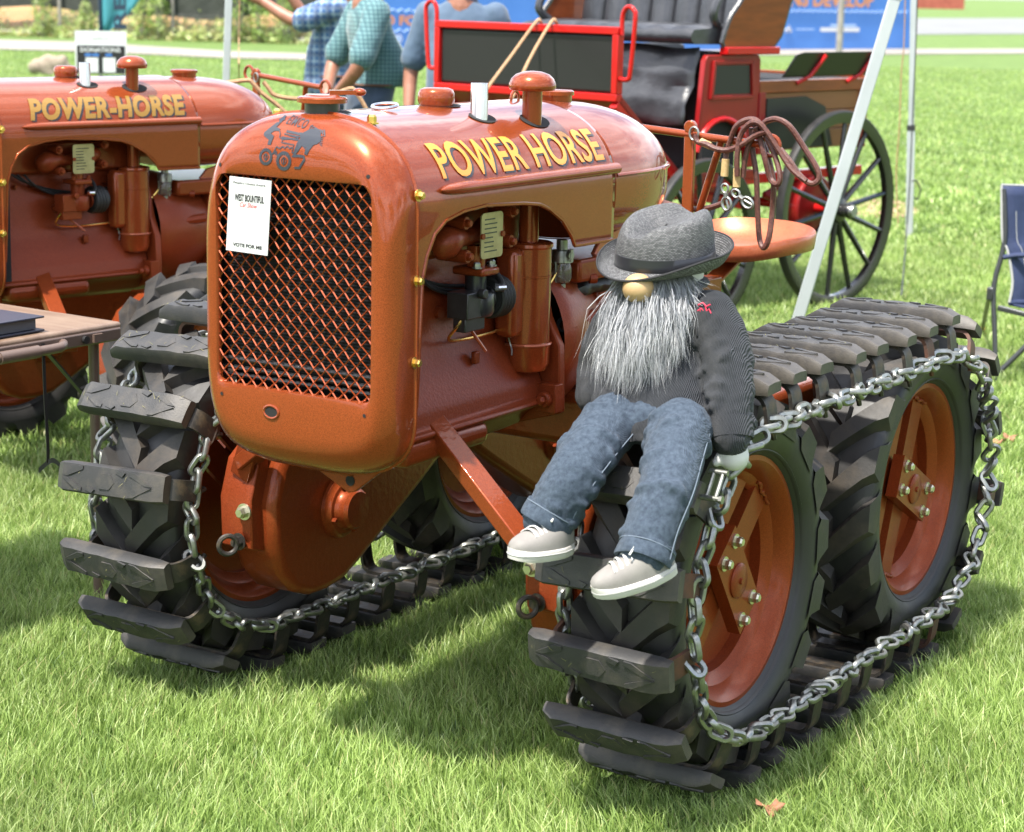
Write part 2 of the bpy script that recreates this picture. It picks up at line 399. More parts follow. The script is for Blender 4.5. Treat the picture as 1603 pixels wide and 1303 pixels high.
def wheel_meshes():
    d = {}
    # rim: a rolled channel, axis along x
    pr = [(.243,-.076),(.253,-.075),(.254,-.070),(.240,-.066),(.231,-.055),(.226,-.040),(.215,-.034),(.203,-.022),(.203,.022),(.215,.034),(.226,.040),(.231,.055),(.240,.066),(.254,.070),(.253,.075),(.243,.076),(.232,.068),(.222,.052),(.217,.042),(.207,.036),(.195,.024),(.195,-.024),(.207,-.036),(.217,-.042),(.222,-.052),(.232,-.068),(.243,-.076)]
    d['rim'] = MB().lathe(pr, axis=(1,0,0), n=72).mesh('wheel', 'copper_satin', 24)
    # carcass
    side = [(.246,.062),(.256,.080),(.270,.092),(.288,.0995),(.305,.1015),(.322,.100),(.334,.094),(.343,.078),(.3475,.045),(.349,0)]
    pr = side+[(r_, -x) for r_, x in side[-2::-1]]
    b = MB().lathe(pr, axis=(1,0,0), n=96)
    # raised rings on the sidewall
    for s in (-1, 1):
        b.lathe([(.259,s*.080),(.261,s*.0875),(.265,s*.0905),(.268,s*.089)], axis=(1,0,0), n=96)
    d['tyre'] = b.mesh('tyre', 'sidewall', 40)
    # lugs: two rows of bars meeting in a chevron
    b = MB(); N = 17
    for sd in (-1, 1):
        for i in range(N):
            ph0 = 2*pi*(i+(.5 if sd > 0 else 0))/N+random.uniform(-.006,.006)
            rg = []
            for k in range(8):
                t = k/7
                x = sd*(-.012+.114*min(t*1.12, 1)); ph = ph0+.36*t
                rt = .3735-.010*t**2; rb = .344-.006*t**2
                if k == 7: rt = .318; rb = .305; x = sd*.1045
                if k == 6: rt = .362; rb = .325; x = sd*.1035
                w_ = (.058+.022*t)/.36
                pts = []
                for q, r_ in ((-.62, rb), (-.40, rt), (.40, rt), (.62, rb)):
                    p_ = ph+q*w_; pts.append((x, -cos(p_)*r_, sin(p_)*r_))
                rg.append(pts)
            b.loft(rg, ring=False); b.f.append(tuple(len(b.v)-4+j for j in range(4))); b.f.append(tuple(len(b.v)-32+j for j in range(4)))
    d['lugs'] = b.mesh('tyre_lugs', 'rubber', 28)
    # square tube spoke through the hub, in wheel plane direction 43 degrees
    a = R(43); u = Vector((0, cos(a), sin(a))); v = Vector((0, -sin(a), cos(a)))
    b = MB(); b.beam(-u*.214+Vector((.012,0,0)), u*.214+Vector((.012,0,0)), .066, .05, up=(1,0,0)); d['spoke'] = b.mesh('spoke', 'copper_satin', 30)
    # weld beads at the spoke ends
    b = MB()
    for s in (-1, 1):
        pts = [u*s*.212+v*k+Vector((.04,0,0)) for k in np.linspace(-.04,.04,14)]
        b.tube([p+Vector((random.uniform(-.002,.002),)*3) for p in pts], [random.uniform(.004,.0065) for _ in pts], n=6)
    d['weld'] = b.mesh('weld_bead', 'copper_rough', 60)
    # plate that closes one side of the wheel
    P = []
    t0 = math.asin(.062/.216)
    for k in range(25):
        t = t0+(pi-2*t0)*k/24; P.append(u*cos(t)*.216+v*sin(t)*.216+Vector((.018,0,0)))
    d['web'] = MB().prism(P, (.012,0,0)).mesh('web_plate', 'copper_satin', 30)
    P = []; t0 = math.asin(.040/.205)
    for k in range(25):
        t = t0+(pi-2*t0)*k/24; P.append(u*cos(t)*.205-v*sin(t)*.205+Vector((-.012,0,0)))
    d['web2'] = MB().prism(P, (.012,0,0)).mesh('web_plate', 'copper_satin', 30)
    # hub plate and boss
    e = Vector((0, cos(R(125)), sin(R(125)))); f = Vector((0, cos(R(33)), sin(R(33))))
    P = [e*.118+f*.004, -f*.012+e*.02-f*.045, -e*.118-f*.004, f*.012-e*.02+f*.045]
    P = [q+Vector((.04,0,0)) for q in (Vector((0,-.022,.118)), Vector((0,-.098,.052)), Vector((0,.022,-.118)), Vector((0,.098,-.052)))]
    d['hub'] = MB().prism(P, (.028,0,0)).mesh('hub_plate', 'copper_satin', 30)
    d['boss'] = MB().lathe([(.0,.079),(.006,.079),(.007,.0745),(.031,.0745),(.036,.071),(.036,.066)], axis=(1,0,0), n=28).cyl((.01,0,0),(-.12,0,0),.04).mesh('hub_boss', 'copper_rough', 40)
    d['bolt'] = MB().hexbolt((0,0,0), (1,0,0), .0105, .015).mesh('bolt', 'bolt', 30)
    d['bolts'] = [(.068,-.022,.086), (.068,-.067,.050), (.068,.067,-.050), (.068,.022,-.086)]
    return d
WM = wheel_meshes()
def make_wheel(root, x, y, z, left, rot):
    """rot turns the wheel about its axle"""
    w_ = obj('wheel', WM['rim'], root, (x, y, z)); w_.rotation_euler = (rot, 0, 0 if left else pi)
    ty = obj('tyre', WM['tyre'], w_); lg = obj('tyre_lugs', WM['lugs'], w_)
    if not left: ty.rotation_euler = (-2*rot, 0, 0); lg.rotation_euler = (-2*rot, 0, pi)
    obj('spoke', WM['spoke'], w_); obj('weld_bead', WM['weld'], w_); obj('web_plate', WM['web'], w_); obj('web_plate', WM['web2'], w_)
    o = obj('hub_plate', WM['hub'], w_); obj('hub_boss', WM['boss'], w_)
    for p in WM['bolts']: obj('bolt', WM['bolt'], w_, p)
    return w_

def pad_meshes():
    # rubber pad cut from an old tyre: local x across, y along the track, z outward from the bracket face
    b = MB(); nx = 13; hw, hy = .150, .033
    rg = []
    for k in range(nx):
        t = -1+2*k/(nx-1); x = t*hw; e = max(0, abs(t)-.86)/.14
        ty = hy*(1-.10*e); zt = .046-.013*e**1.5+.0015*sin(k*2.1); zt -= .003*t*t
        P = [(x, -ty*1.0, .010), (x, -ty*1.03, .016), (x, -ty*.99, zt-.007), (x, -ty*.88, zt), (x, 0, zt+.0015), (x, ty*.88, zt), (x, ty*.99, zt-.007), (x, ty*1.03, .016), (x, ty*1.0, .010)]
        rg.append(P)
    b.loft(rg, cap0=True, cap1=True)
    # moulded tread marks
    def mark(poly):
        zz = lambda x: .046-.003*(x/hw)**2-.013*(max(0, abs(x/hw)-.86)/.14)**1.5
        n_ = len(poly); o_ = len(b.v); b.v += [(x, y, zz(x)-.006) for x, y in poly]+[(x*.99, y*.97, zz(x)+.0034) for x, y in poly]
        b.f.append(tuple(o_+n_+j for j in range(n_))); b.f += [(o_+j, o_+(j+1) % n_, o_+n_+(j+1) % n_, o_+n_+j) for j in range(n_)]
    for s in (-1, 1):
        for q in (-1, 1):
            mark([(s*.128, q*.002), (s*.110, q*.002), (s*.066, q*.020), (s*.066, q*.028), (s*.082, q*.027)])
    hexa = [(.024*cos(t)*1.15, .020*sin(t)) for t in np.linspace(0, 2*pi, 7)[:-1]]
    mark(hexa)
    mark([(-.055,-.024),(-.035,-.029),(-.028,-.021),(-.048,-.015)]); mark([(.055,.024),(.035,.029),(.028,.021),(.048,.015)])
    pad = b.mesh('track_pad', 'pad', 30)
    # steel strap bent down both sides of the tyre
    pts = [(-.136,-.070),(-.134,-.055),(-.129,-.02),(-.123,-.005),(-.112,.004),(-.09,.006),(.09,.006),(.112,.004),(.123,-.005),(.129,-.02),(.134,-.055),(.136,-.070)]
    pts = smooth_path([(x, 0, z) for x, z in pts], 2)
    b = MB(); rg = []
    for i, p in enumerate(pts):
        t = (pts[min(i+1, len(pts)-1)]-pts[max(i-1, 0)]).normalized(); n = Vector((-t.z, 0, t.x))
        w_ = .0225; en = min(i, len(pts)-1-i)
        if en == 0: w_ = .013
        elif en == 1: w_ = .0195
        rg.append([p+n*.004+Vector((0,-w_,0)), p+n*.004+Vector((0,w_,0)), p-n*.004+Vector((0,w_,0)), p-n*.004+Vector((0,-w_,0))])
    b.loft(rg, cap0=True, cap1=True)
    for s in (-1, 1): b.tube([(s*.136,0,-.068),(s*.137,.004,-.076),(s*.137,.006,-.082)], .006, n=6)
    br = b.mesh('bracket', 'steel_dark', 30)
    br2 = br.copy(); br2.materials.clear(); br2.materials.append(M['rust'])
    return pad, br, br2
def link_mesh():
    Wd, r_ = .0125, .0066; L = (.0351+2*r_)/2-Wd
    pts = []
    for k in range(7): t = -pi/2+pi*k/6; pts.append((L+Wd*cos(t), Wd*sin(t), 0))
    for k in range(7): t = pi/2+pi*k/6; pts.append((-L+Wd*cos(t), Wd*sin(t), 0))
    b = MB().tube(pts, r_, n=6, closed=True); return b.mesh('chain_link', 'zinc', 60)
PADS = pad_meshes(); LINK = link_mesh()
def loop_point(s, rt, rb, rf):
    """point on a track loop at run length s measured in chain metres: (y, z, tangent y, tangent z, outward y, outward z)"""
    RC = .325; arc = pi*RC; tot = 2*arc+2*LW; s %= tot
    if s < arc:                                # front half, from top to bottom
        a = pi/2+s/RC; r_ = rf+(rt-rf)*max(0, sin(a))**4+(rb-rf)*max(0, -sin(a))**4
        return r_*cos(a), ZA+r_*sin(a), -sin(a), cos(a), cos(a), sin(a)
    s -= arc
    if s < LW: return s, ZA-rb, 1, 0, 0, -1
    s -= LW
    if s < arc:
        a = -pi/2+s/RC; r_ = rf+(rt-rf)*max(0, sin(a))**4+(rb-rf)*max(0, -sin(a))**4
        return LW+r_*cos(a), ZA+r_*sin(a), -sin(a), cos(a), cos(a), sin(a)
    s -= arc; return LW-s, ZA+rt, -1, 0, 0, 1
def make_track(root, xc, inner_sign, phase, seed):
    clip = MB(); rnd = random.Random(seed); RC = .325; tot = 2*pi*RC+2*LW; n = 28
    for i in range(n):
        s = (i*tot/n+phase+rnd.uniform(-.012, .012))
        y, z, ty, tz, ny, nz = loop_point(s, .380, .372, .380)
        if y > LW: y += .022*ny; z += .010*nz
        X = Vector((1,0,0)); N = Vector((0,ny,nz)); T = N.cross(X)
        tw = rnd.uniform(-.05,.05); X2 = (X*cos(tw)+T*sin(tw)); T2 = N.cross(X2)
        mtx = Matrix((X2, T2, N)).transposed().to_4x4(); mtx.translation = (xc-(.012 if xc > 0 else .030)+rnd.uniform(-.010,.010), y, z)
        p = obj('track_pad', PADS[0], root); p.matrix_local = mtx
        obj('bracket', PADS[1] if rnd.random() < .8 else PADS[2], p, (.012 if xc > 0 else .030,0,0))
        for k in range(rnd.randint(5, 14)):
            x, yq, a = rnd.uniform(-.135,.135), rnd.uniform(-.028,.028), rnd.uniform(0, 6.28); l = rnd.uniform(.003,.010); w_ = rnd.uniform(.0003,.0007)
            zt = .0485-.003*(x/.146)**2-.008*max(0, abs(yq)-.025)*20-.012*max(0, abs(x)-.125)*40; e = Vector((cos(a),sin(a),0))*l; f = Vector((-sin(a),cos(a),0))*w_; c_ = Vector((x,yq,zt))
            clip.add([mtx @ q for q in (c_-e-f, c_-e+f, c_+f*.8+Vector((0,0,.002)), c_+e+Vector((0,0,.001)), c_-f*.8+Vector((0,0,.002)))], [(0,1,2,3,4)])
    tag(clip.build('grass_clippings', 'clipping', root, smooth=False), kind='stuff')
    nl = n*4
    for side in (-1, 1):
        mb = None if side == inner_sign else MB()
        for k in range(nl):
            s = k*tot/nl+phase
            wob = .003*sin(k*1.7)
            y, z, ty, tz, ny, nz = loop_point(s, .330+wob, .292+wob, .326+wob)
            y2, z2, *_ = loop_point(s+.005, .330+wob, .292+wob, .326+wob)
            T = Vector((rnd.uniform(-.08,.08), y2-y, z2-z)); T.x *= T.length; T.normalize()
            N = Vector((0, ny, nz)); B = T.cross(N).normalized(); N = B.cross(T)
            tw = R(25)+(pi/2 if k % 2 else 0)+rnd.uniform(-.12,.12)
            A = N*cos(tw)+B*sin(tw); Bn = T.cross(A)
            mtx = Matrix((T, A, Bn)).transposed().to_4x4(); mtx.translation = (xc+side*.139+rnd.uniform(-.002,.002), y, z)
            if mb is None:
                o = obj('chain_link', LINK, root); o.matrix_local = mtx
            else:
                mb.add([mtx @ v.co for v in LINK.vertices], [tuple(p.vertices) for p in LINK.polygons])
        if mb is not None:
            o = mb.build('chain', 'zinc', root, 60)

def emblem(parent, bvh):
    """rider on a tractor with a horse's head, drawn flat on the front of the shell"""
    def on(x, z):   # emblem units: width 1 = .137 m
        return surf_ray(bvh, (-.016+x*.140, -.9, 1.196+z*.140), (0,1,0), .0010)
    polys = []
    def ring(cx, cz, r0, r1, n=20):
        mb = MB(); mb.loft([[on(cx+cos(2*pi*j/n)*r_, cz+sin(2*pi*j/n)*r_) for j in range(n)] for r_ in (r0, (r0+r1)/2, r1)]); polys.append(mb)
    def poly(P):
        from mathutils.geometry import tessellate_polygon
        T = tessellate_polygon([[Vector((x, z, 0)) for x, z in P]]); vs, fs = cut_mesh(P, [tuple(t) for t in T], [(1, .04*k) for k in range(1, 18)])
        mb = MB(); mb.add([on(x, z) for x, z in vs], fs); polys.append(mb)
    def stroke(P, w_=.018):
        w_ *= .75
        mb = MB(); P = [Vector((x, z)) for x, z in P]; Q = []
        for a, b in zip(P, P[1:]):
            n = max(1, int((b-a).length/.04)); Q += [a.lerp(b, i/n) for i in range(n)]
        Q.append(P[-1]); rg = []
        for i, q in enumerate(Q):
            t = (Q[min(i+1,len(Q)-1)]-Q[max(i-1,0)]).normalized(); nn = Vector((-t.y, t.x))*w_
            rg.append([on(*(q+nn)), on(*(q-nn))])
        mb.loft(rg, ring=False); polys.append(mb)
    ring(.116,.16,.072,.112); ring(.116,.16,.030,.042); ring(.42,.124,.080,.127); ring(.42,.124,.034,.046)
    stroke([(.116,.11),(.116,.21)],.012); stroke([(.42,.07),(.42,.18)],.012)
    poly([(.14,.640),(.17,.655),(.175,.692),(.225,.690),(.235,.660),(.262,.640),(.235,.632),(.222,.600),(.18,.600),(.17,.632)])
    poly([(.152,.608),(.215,.594),(.185,.545),(.260,.528),(.256,.500),(.172,.497),(.13,.462),(.198,.432),(.176,.318),(.120,.318),(.128,.380),(.022,.428),(.006,.464)])
    stroke([(.25,.515),(.29,.47),(.30,.42),(.36,.40),(.60,.42),(.80,.27)],.010)
    stroke([(.33,.425),(.63,.405),(.58,.235),(.54,.25)],.016); stroke([(.36,.42),(.35,.36),(.56,.34),(.55,.26)],.010)
    stroke([(.24,.22),(.28,.30),(.34,.28),(.38,.31),(.42,.29),(.46,.32),(.50,.29),(.54,.31)],.012); stroke([(.22,.20),(.27,.24),(.31,.19)],.014)
    ring(.275,.225,.014,.026,10)
    poly([(.60,.50),(.66,.50),(.746,.552),(.856,.561),(.939,.511),(.98,.414),(.939,.373),(.884,.359),(.829,.29),(.80,.221),(.751,.235),(.768,.318),(.69,.33),(.649,.262),(.58,.193),(.547,.18),(.626,.33),(.64,.43)])
    for a in range(8): stroke([(.74+a*.032,.545+.006*(a % 2)),(.735+a*.036,.585-.008*a),(.765+a*.036,.60-.018*a)],.011)
    for a in range(5): stroke([(.95+.005*a,.46-.02*a),(1.0+.004*a,.475-.03*a)],.008)
    stroke([(.38,.505),(.66,.475)],.020); stroke([(.36,.47),(.64,.445)],.010); stroke([(.44,.455),(.62,.43)],.008)
    stroke([(.57,.20),(.66,.205),(.75,.20),(.76,.16),(.69,.06)],.024); stroke([(.60,.045),(.70,.05)],.020)
    vs, fs = text_mesh('EIMCO', size=.15, shear=.25, bold=.0005, space=1.15)
    vs, fs = cut_mesh(vs, fs, [(1, .02*k) for k in range(1, 6)])
    mb = MB(); mb.add([on(.300+x*.72, .600+y*1.05-x*.10) for x, y in vs], fs); polys.append(mb)
    al = MB()
    for q in polys:
        if all(v is not None for v in q.v): al.add(q.v, q.f)
    al.build('emblem', 'emblem', parent)

def build_tractor(root, main=True):
    cp, cr, ck = 'copper', 'copper_rough', 'copper_dark'
    # radiator shell with the grille opening
    sh = MB().loft(shell_rings()); bv = bvh_of(sh); so_ = sh.build('radiator_shell', cp, root, 50)
    lip = MB().tube([q+Vector((0,.004,0)) for q in shell_rings()[0]], .0045, n=6, closed=True); lip.build('shell_edge', cp, so_)
    # grille of expanded metal
    b = MB(); nx, nz = 13.5, 15; x0, x1, z0, z1 = XC-.184, XC+.184, .776, 1.184; dx = (x1-x0)/nx; dz = (z1-z0)/nz
    k = 0
    for i in range(-1, int(nx)+2):
        for s in (0, 1):
            P = []
            for j in range(2*nz+1):
                ph = (j+s) % 2; x = x0+(i+.5*1)*dx+(dx*.47 if ph else 0)-(0 if s == 0 else 0)
                if s: x = x0+(i+.5)*dx+dx+(-dx*.47 if (j % 2 == 1) else 0)
                else: x = x0+(i+.5)*dx+(dx*.47 if (j % 2 == 1) else 0)
                P.append(Vector((min(max(x, x0), x1), -.5625+(.0012 if j % 2 else -.0012), z0+dz*.5*j)))
            b.tube(P, .0021, n=4, caps=False)
    b.build('grille_mesh', cp, root, 60)
    core = mat('radiator_core', (.005, .005, .0055), .6, spec=.15) if 'core' not in M else M['core']
    if 'core' not in M:
        M['core'] = core; nt = core.node_tree; tcn = nt.nodes['Texture Coordinate']
        wv = _node(nt, 'ShaderNodeTexWave', bands_direction='Z', Scale=50.0); nt.links.new(tcn.outputs['Object'], wv.inputs['Vector'])
        bp = _node(nt, 'ShaderNodeBump', Strength=.5, Distance=.002); nt.links.new(wv.outputs['Fac'], bp.inputs['Height']); nt.links.new(bp.outputs[0], nt.nodes['Principled BSDF'].inputs['Normal'])
    c = MB().box((XC, -.515, .985), (.40, .05, .36)); rc = c.build('radiator', 'core', root)
    b = MB()
    for z in (.792, .806, .823): b.cyl((XC-.19,-.543,z), (XC+.19,-.543,z), .0045, n=8)
    b.build('radiator_tube', 'black', rc)
    # black box added to paint the shade inside the shell behind the core
    MB().box((XC, -.47, .95), (.41, .03, .50)).build('shell_shade_box', 'hole', root)
    # slot and screw holes: black patches painted for the shade inside them
    disc_on(bv, (.012, -.57, .736), (0,-1,0), (0,0,1), .0165, .0115, 'drain_slot_shade', 'hole', so_)
    P = []
    for j in range(28):
        t = 2*pi*j/28; q = surf_ray(bv, (.012+.0175*cos(t)*1.0, -.9, .736+.0122*sin(t)), (0,1,0), .0005); P.append(q)
    MB().tube(P, .0028, n=6, closed=True).build('slot_lip', cp, so_)
    for x, z in ((XC+.172, 1.197), (XC-.172, 1.197), (XC+.17, .757), (XC-.17,.757)):
        disc_on(bv, (x, -.57, z), (0,-1,0), (0,0,1), .0036, .0036, 'screw_hole_shade', 'hole', so_, n=12)
    # hood
    ys = sorted(set([round(a, 4) for a, _ in ARCH]+[-.497+.7370*i/60 for i in range(61)])); ys = [y for y in ys if -.4975 <= y <= .2405]
    hd = MB().loft([hood_sec(y) for y in ys], ring=False); hv = bvh_of(hd)
    ho = hd.build('hood', cp, root, 50); sm = ho.modifiers.new('thickness', 'SOLIDIFY'); sm.thickness = .003; sm.offset = -1
    for sx in (-1, 1):
        P = [(XC+sx*(HW-.001), y, lerp_tab(ARCH, y)) for y in ys if y > -.49]
        MB().tube(P, .0042, n=6).build('hood_edge', cp, ho)
        P = [(XC+sx*(HW+.001), -.418+.655*t, 1.166) for t in np.linspace(0, 1, 40)]
        rs = [.0165*min(1, math.sqrt(max(.02, 1-(1-min(i/5, 1))**2))) for i in range(40)]
        MB().tube(P, rs, n=14, flat=.75).build('side_bead', cp, ho)
    # fuel tank at the rear of the hood
    def tank_ring(y, g=0):
        k = 1.0 if y < .30 else max(0, 1-((y-.30)/.372)**2.5)**(1/2.5)
        P = []
        for j in range(56):
            t = 2*pi*j/56; c_, s_ = cos(t), sin(t)
            if s_ >= 0: x, z = (HW+g)*spow(c_, 2/2.15), (.17+g)*abs(s_)**(2/2.15)
            else: x, z = (HW+g)*spow(c_, 2/3.4), -(.13+g)*abs(s_)**(2/3.4)
            P.append(Vector((XC+x*k, y, 1.13+z*k*.97-(.008*(1-k)))))
        return P
    ysT = [.243, .26, .28]+[.30+.372*sin(pi/2*i/22) for i in range(23)]
    tk = MB().loft([tank_ring(y) for y in ysT], cap0=True, cap1=True); to = tk.build('fuel_tank', cp, root, 50)
    MB().loft([tank_ring(y, g) for y, g in ((.2405,.001),(.2415,.0028),(.2455,.0028),(.2465,.001))]).build('tank_strap', cp, to)
    P = []
    for s in (1, -1):
        rg = [(XC+s*(HW*(1.0 if y < .30 else max(0, 1-((y-.30)/.372)**2.5)**(1/2.5))+.001), y, 1.15) for y in (ysT if s == 1 else ysT[::-1])]
        P += rg
    MB().tube(P, .0048, n=8).build('tank_ridge', cp, to)
    # lettering on both flanks
    for sx in ((1, -1) if main else (1,)):
        txt, y0, y1, zl, zh = ('POWER HORSE', -.398, .207, 1.184, 1.247) if main else ('POWER-HORSE', -.385, .205, 1.182, 1.246)
        vs, fs = text_mesh(txt, size=1, bold=.018 if main else .045, shear=0 if main else .32, space=1.06 if main else 1.08)
        ax0 = min(v[0] for v in vs); ax1 = max(v[0] for v in vs); ay0 = min(v[1] for v in vs); ay1 = max(v[1] for v in vs)
        kx = (y1-y0)/(ax1-ax0)
        vs = [((v[0]-ax0)*kx, (v[1]-ay0)/(ay1-ay0)) for v in vs]
        vs, fs = cut_mesh(vs, fs, [(1, k/14) for k in range(1, 14)])
        xs_ = sorted(v[0] for v in vs); gp = max((q-p, (p+q)/2) for p, q in zip(xs_, xs_[1:]))[1] if main else 9
        for word in (0, 1):
            fw = [f for f in fs if (vs[f[0]][0] > gp) == bool(word)]
            if not fw: continue
            ids = sorted({i for f in fw for i in f}); mp_ = {i: k for k, i in enumerate(ids)}
            for dy, dz, lift, mt, nm in ((.0060, -.0035, .0012, 'ink', 'lettering_shadow'), (0, 0, .0020, 'yellow' if main else 'gold', 'lettering')):
                mb = MB(); V = []
                for i in ids:
                    x, y = vs[i]; yy = (y0+x+dy) if sx == 1 else (y1-x-dy); zz = zl+(zh-zl)*y+dz
                    V.append(surf_ray(hv, (XC+sx*.6, yy, zz), (-sx,0,0), lift) or Vector((XC+sx*HW, yy, zz)))
                mb.add(V, [tuple(mp_[i] for i in f) for f in fw]).build(nm, mt, ho, smooth=False)
    if main: emblem(so_, bv)
    # cap nuts along the shell seam
    for sx in (-1, 1):
        for z in (1.162, 1.005, .853): MB().hexbolt((XC+sx*(HW+.001), -.494+(0 if z > 1 else -.004), z), (sx,0,0), .0080, .011).build('seam_bolt', 'brass', root, 25)
    for x in (-.11, .11):
        q = surf_ray(hv, (XC+x, -.472, 2), (0,0,-1), .001); MB().hexbolt(q, (0,0,1), .009, .014).build('top_bolt', 'brass', root, 25)
    # radiator cap
    disc_on(bv, (XC, -.520, 1.3), (0,-.1,1), (0,1,0), .050, .034, 'cap_slot', 'hole', so_) if False else None
    b = MB().lathe([(.033,1.27),(.033,1.318)], (XC,-.478,0), n=28); b.build('radiator_neck', 'black', root)
    b = MB().lathe([(.0,1.334),(.030,1.333),(.034,1.330),(.044,1.329),(.047,1.326),(.047,1.318),(.040,1.317),(.0,1.317)], (XC,-.478,0), n=32)
    b.box((XC+.030,-.450,1.337),(.055,.018,.008), Matrix.Rotation(R(40),3,'Z')); b.sphere((XC+.052,-.432,1.338),.011,sc=(1.3,1,.7))
    b.build('radiator_cap', cp, root, 35)
    disc_on(hv, (XC, -.470, 1.3), (0,0,1), (0,1,0), .054, .040, 'cap_opening_shade', 'hole', ho, lift=.003)  # black patch on the uncut hood, painted shade round the radiator neck
    # oil filler dome, wire ring, exhaust pipe, air stack
    q = surf_ray(hv, (XC+.012,-.117,2), (0,0,-1), 0)
    MB().lathe([(0,.036),(.024,.0355),(.033,.032),(.037,.025),(.0375,.010),(.034,.0),(.034,-.01)], q, n=28).build('filler_cap', cp, root, 60)
    disc_on(hv, (XC+.012, -.105, 1.3), (0,0,1), (0,1,0), .041, .048, 'filler_opening_shade', 'hole', ho, lift=.002)  # black patch painting the shade of a gap round the filler
    q = surf_ray(hv, (XC+.02,-.305,2), (0,0,-1), .004); a = Matrix.Rotation(R(10),3,'X')
    if main: MB().tube([q+a @ Vector((.026*cos(t),.022*sin(t),.003)) for t in np.linspace(0,2*pi,25)[:-1]], .0032, n=6, closed=True).build('wire_ring', 'chrome', root)
    ex, ey = .175, -.115
    q = surf_ray(hv, (ex,ey,2), (0,0,-1), 0); hN = Vector((.45,0,.9)).normalized()
    disc_on(hv, (ex+.004, ey+.006, q.z), hN, (0,1,0), .024, .037, 'exhaust_opening_shade', 'hole', ho, lift=.002)  # no cut here: the slot's shade is a black patch
    MB().lathe([(.0175,-.16),(.0175,.066),(.0172,.0675),(.0150,.0675),(.0150,-.02)], (ex,ey,q.z), n=28).build('exhaust_pipe', 'chrome', root, 30)
    ax_, ay_ = .200, .045
    q = surf_ray(hv, (ax_,ay_,2), (0,0,-1), 0)
    disc_on(hv, (ax_+.004, ay_+.006, q.z), Vector((.6,0,.8)), (0,1,0), .026, .046, 'stack_opening_shade', 'hole', ho, lift=.002)  # shade round the intake pipe painted as a black patch
    MB().cyl((ax_,ay_,1.0), (ax_,ay_,q.z+.075), .0205, n=28).build('intake_pipe', cp, root, 30)
    MB().lathe([(.0,.100),(.018,.0985),(.034,.093),(.044,.084),(.0485,.073),(.0485,.066),(.046,.061),(.042,.060),(.021,.060)], (ax_,ay_,q.z), n=36).build('intake_cap', cp, root, 50)
    q = surf_ray(hv, (XC,.18,2), (0,0,-1), 0)
    tq = bvh_of(tk); q = surf_ray(tq, (XC+.01,.345,2), (0,0,-1), 0) or Vector((XC,.345,1.3))
    MB().lathe([(0,.024),(.040,.023),(.045,.020),(.045,.012),(.040,.011),(.040,-.01)], q, n=32).build('tank_cap', cp, root, 30)
    if main:
        q = surf_ray(hv, (XC,.2,2), (0,0,-1), 0)
        MB().tube([q+Vector((0,.015*cos(t),.004+.014*sin(t))) for t in np.linspace(-.4,pi+.4,14)], .0032, n=6).build('lifting_loop', cp, root)
    # air cleaner
    b = MB().lathe([(.0,1.022),(.046,1.021),(.051,1.018),(.0515,1.012),(.0485,1.008),(.0485,.953),(.0495,.952),(.0495,.949),(.0485,.948),(.0485,.812),(.0505,.811),(.0505,.803),(.0490,.799),(.0490,.768),(.043,.752),(.030,.747),(0,.746)], (ax_,ay_,0), n=40)
    b.build('air_cleaner', cp, root, 35)
    MB().tube([(ax_+.0505*cos(t),ay_+.0505*sin(t),.808) for t in np.linspace(0,2*pi,37)[:-1]], .0030, n=6, closed=True).build('clamp_wire', 'copper_pan', root)
    MB().tube(smooth_path([(ax_-.012,ay_-.052,.868),(ax_-.01,ay_-.062,.840),(ax_-.006,ay_-.055,.812),(ax_,ay_-.058,.800),(ax_+.004,ay_-.064,.790)],5), .0018, n=5).build('bail_wire', 'zinc', root)
    MB().box((ax_-.006, ay_-.062, .920), (.05,.05,.185)).build('air_duct', cp, root, bevel=.014, seg=3)
    # engine block, belly and housings
    sec = [(-.06,1.06),(.06,1.06),(.075,1.03),(.080,1.0),(.082,.955),(.090,.93),(.094,.90),(.100,.86),(.112,.81),(.134,.765),(.150,.735),(.158,.715),(.160,.700),(.164,.692),(.178,.688),(.178,.678),(.150,.672),(.120,.650),(.10,.625),(.06,.605)]
    sec = [(XC+x, z) for x, z in sec]; sec = sec+[(2*XC-x, z) for x, z in sec[::-1] if x > XC+.001 and z < 1.05]
    MB().loft([[(x, y, z) for x, z in sec] for y in (-.468, -.2, .085)], cap0=True, cap1=True).build('engine_block', cr, root, 40, bevel=.006)
    MB().box((XC, -.19, 1.06), (.22, .50, .10)).build('cylinder_head', ck, root, bevel=.01)
    b = MB(); b.cyl((.150,-.225,.90),(.165,-.225,.90),.012,n=12); b.build('block_plug', cr, root)
    MB().tube([at_x(727,502,.215),at_x(760,550,.225)] if main else [(.215,-.24,.89),(.225,-.16,.83)], .0035, n=6).build('drain_rod', 'copper_pan', root)
    MB().box((.190,-.135,.800),(.012,.018,.026)).build('block_tab', cr, root, bevel=.003)
    for k, y in enumerate((-.42,-.36,-.30,-.08,-.03)):
        MB().hexbolt((XC+.0815,y,.972),(1,0,0),.0075,.011).build('block_stud', cr, root, 25)
    for k in range(3):
        P = [(XC+.07,-.40+.03*k,1.035),(XC+.105+.006*k,-.385+.03*k,1.015-.012*k),(XC+.108,-.33+.03*k,.985-.014*k),(XC+.098,-.22+.02*k,.955-.012*k),(XC+.104,-.12,.945-.010*k),(XC+.10,-.02,.955-.012*k)]
        MB().tube(smooth_path(P,6), .0038, n=7).build('ignition_wire', 'blackmatt', root)
    P = [(mx0,y,z) for mx0, y, z in ((.232,-.235,.905),(.222,-.255,.880),(.196,-.24,.850),(.188,-.12,.842),(.186,.0,.850),(.196,.07,.880),(.212,.12,.93),(.214,.15,.965))]
    MB().tube(smooth_path(P,6), .0032, n=7).build('fuel_line', 'brass', root)
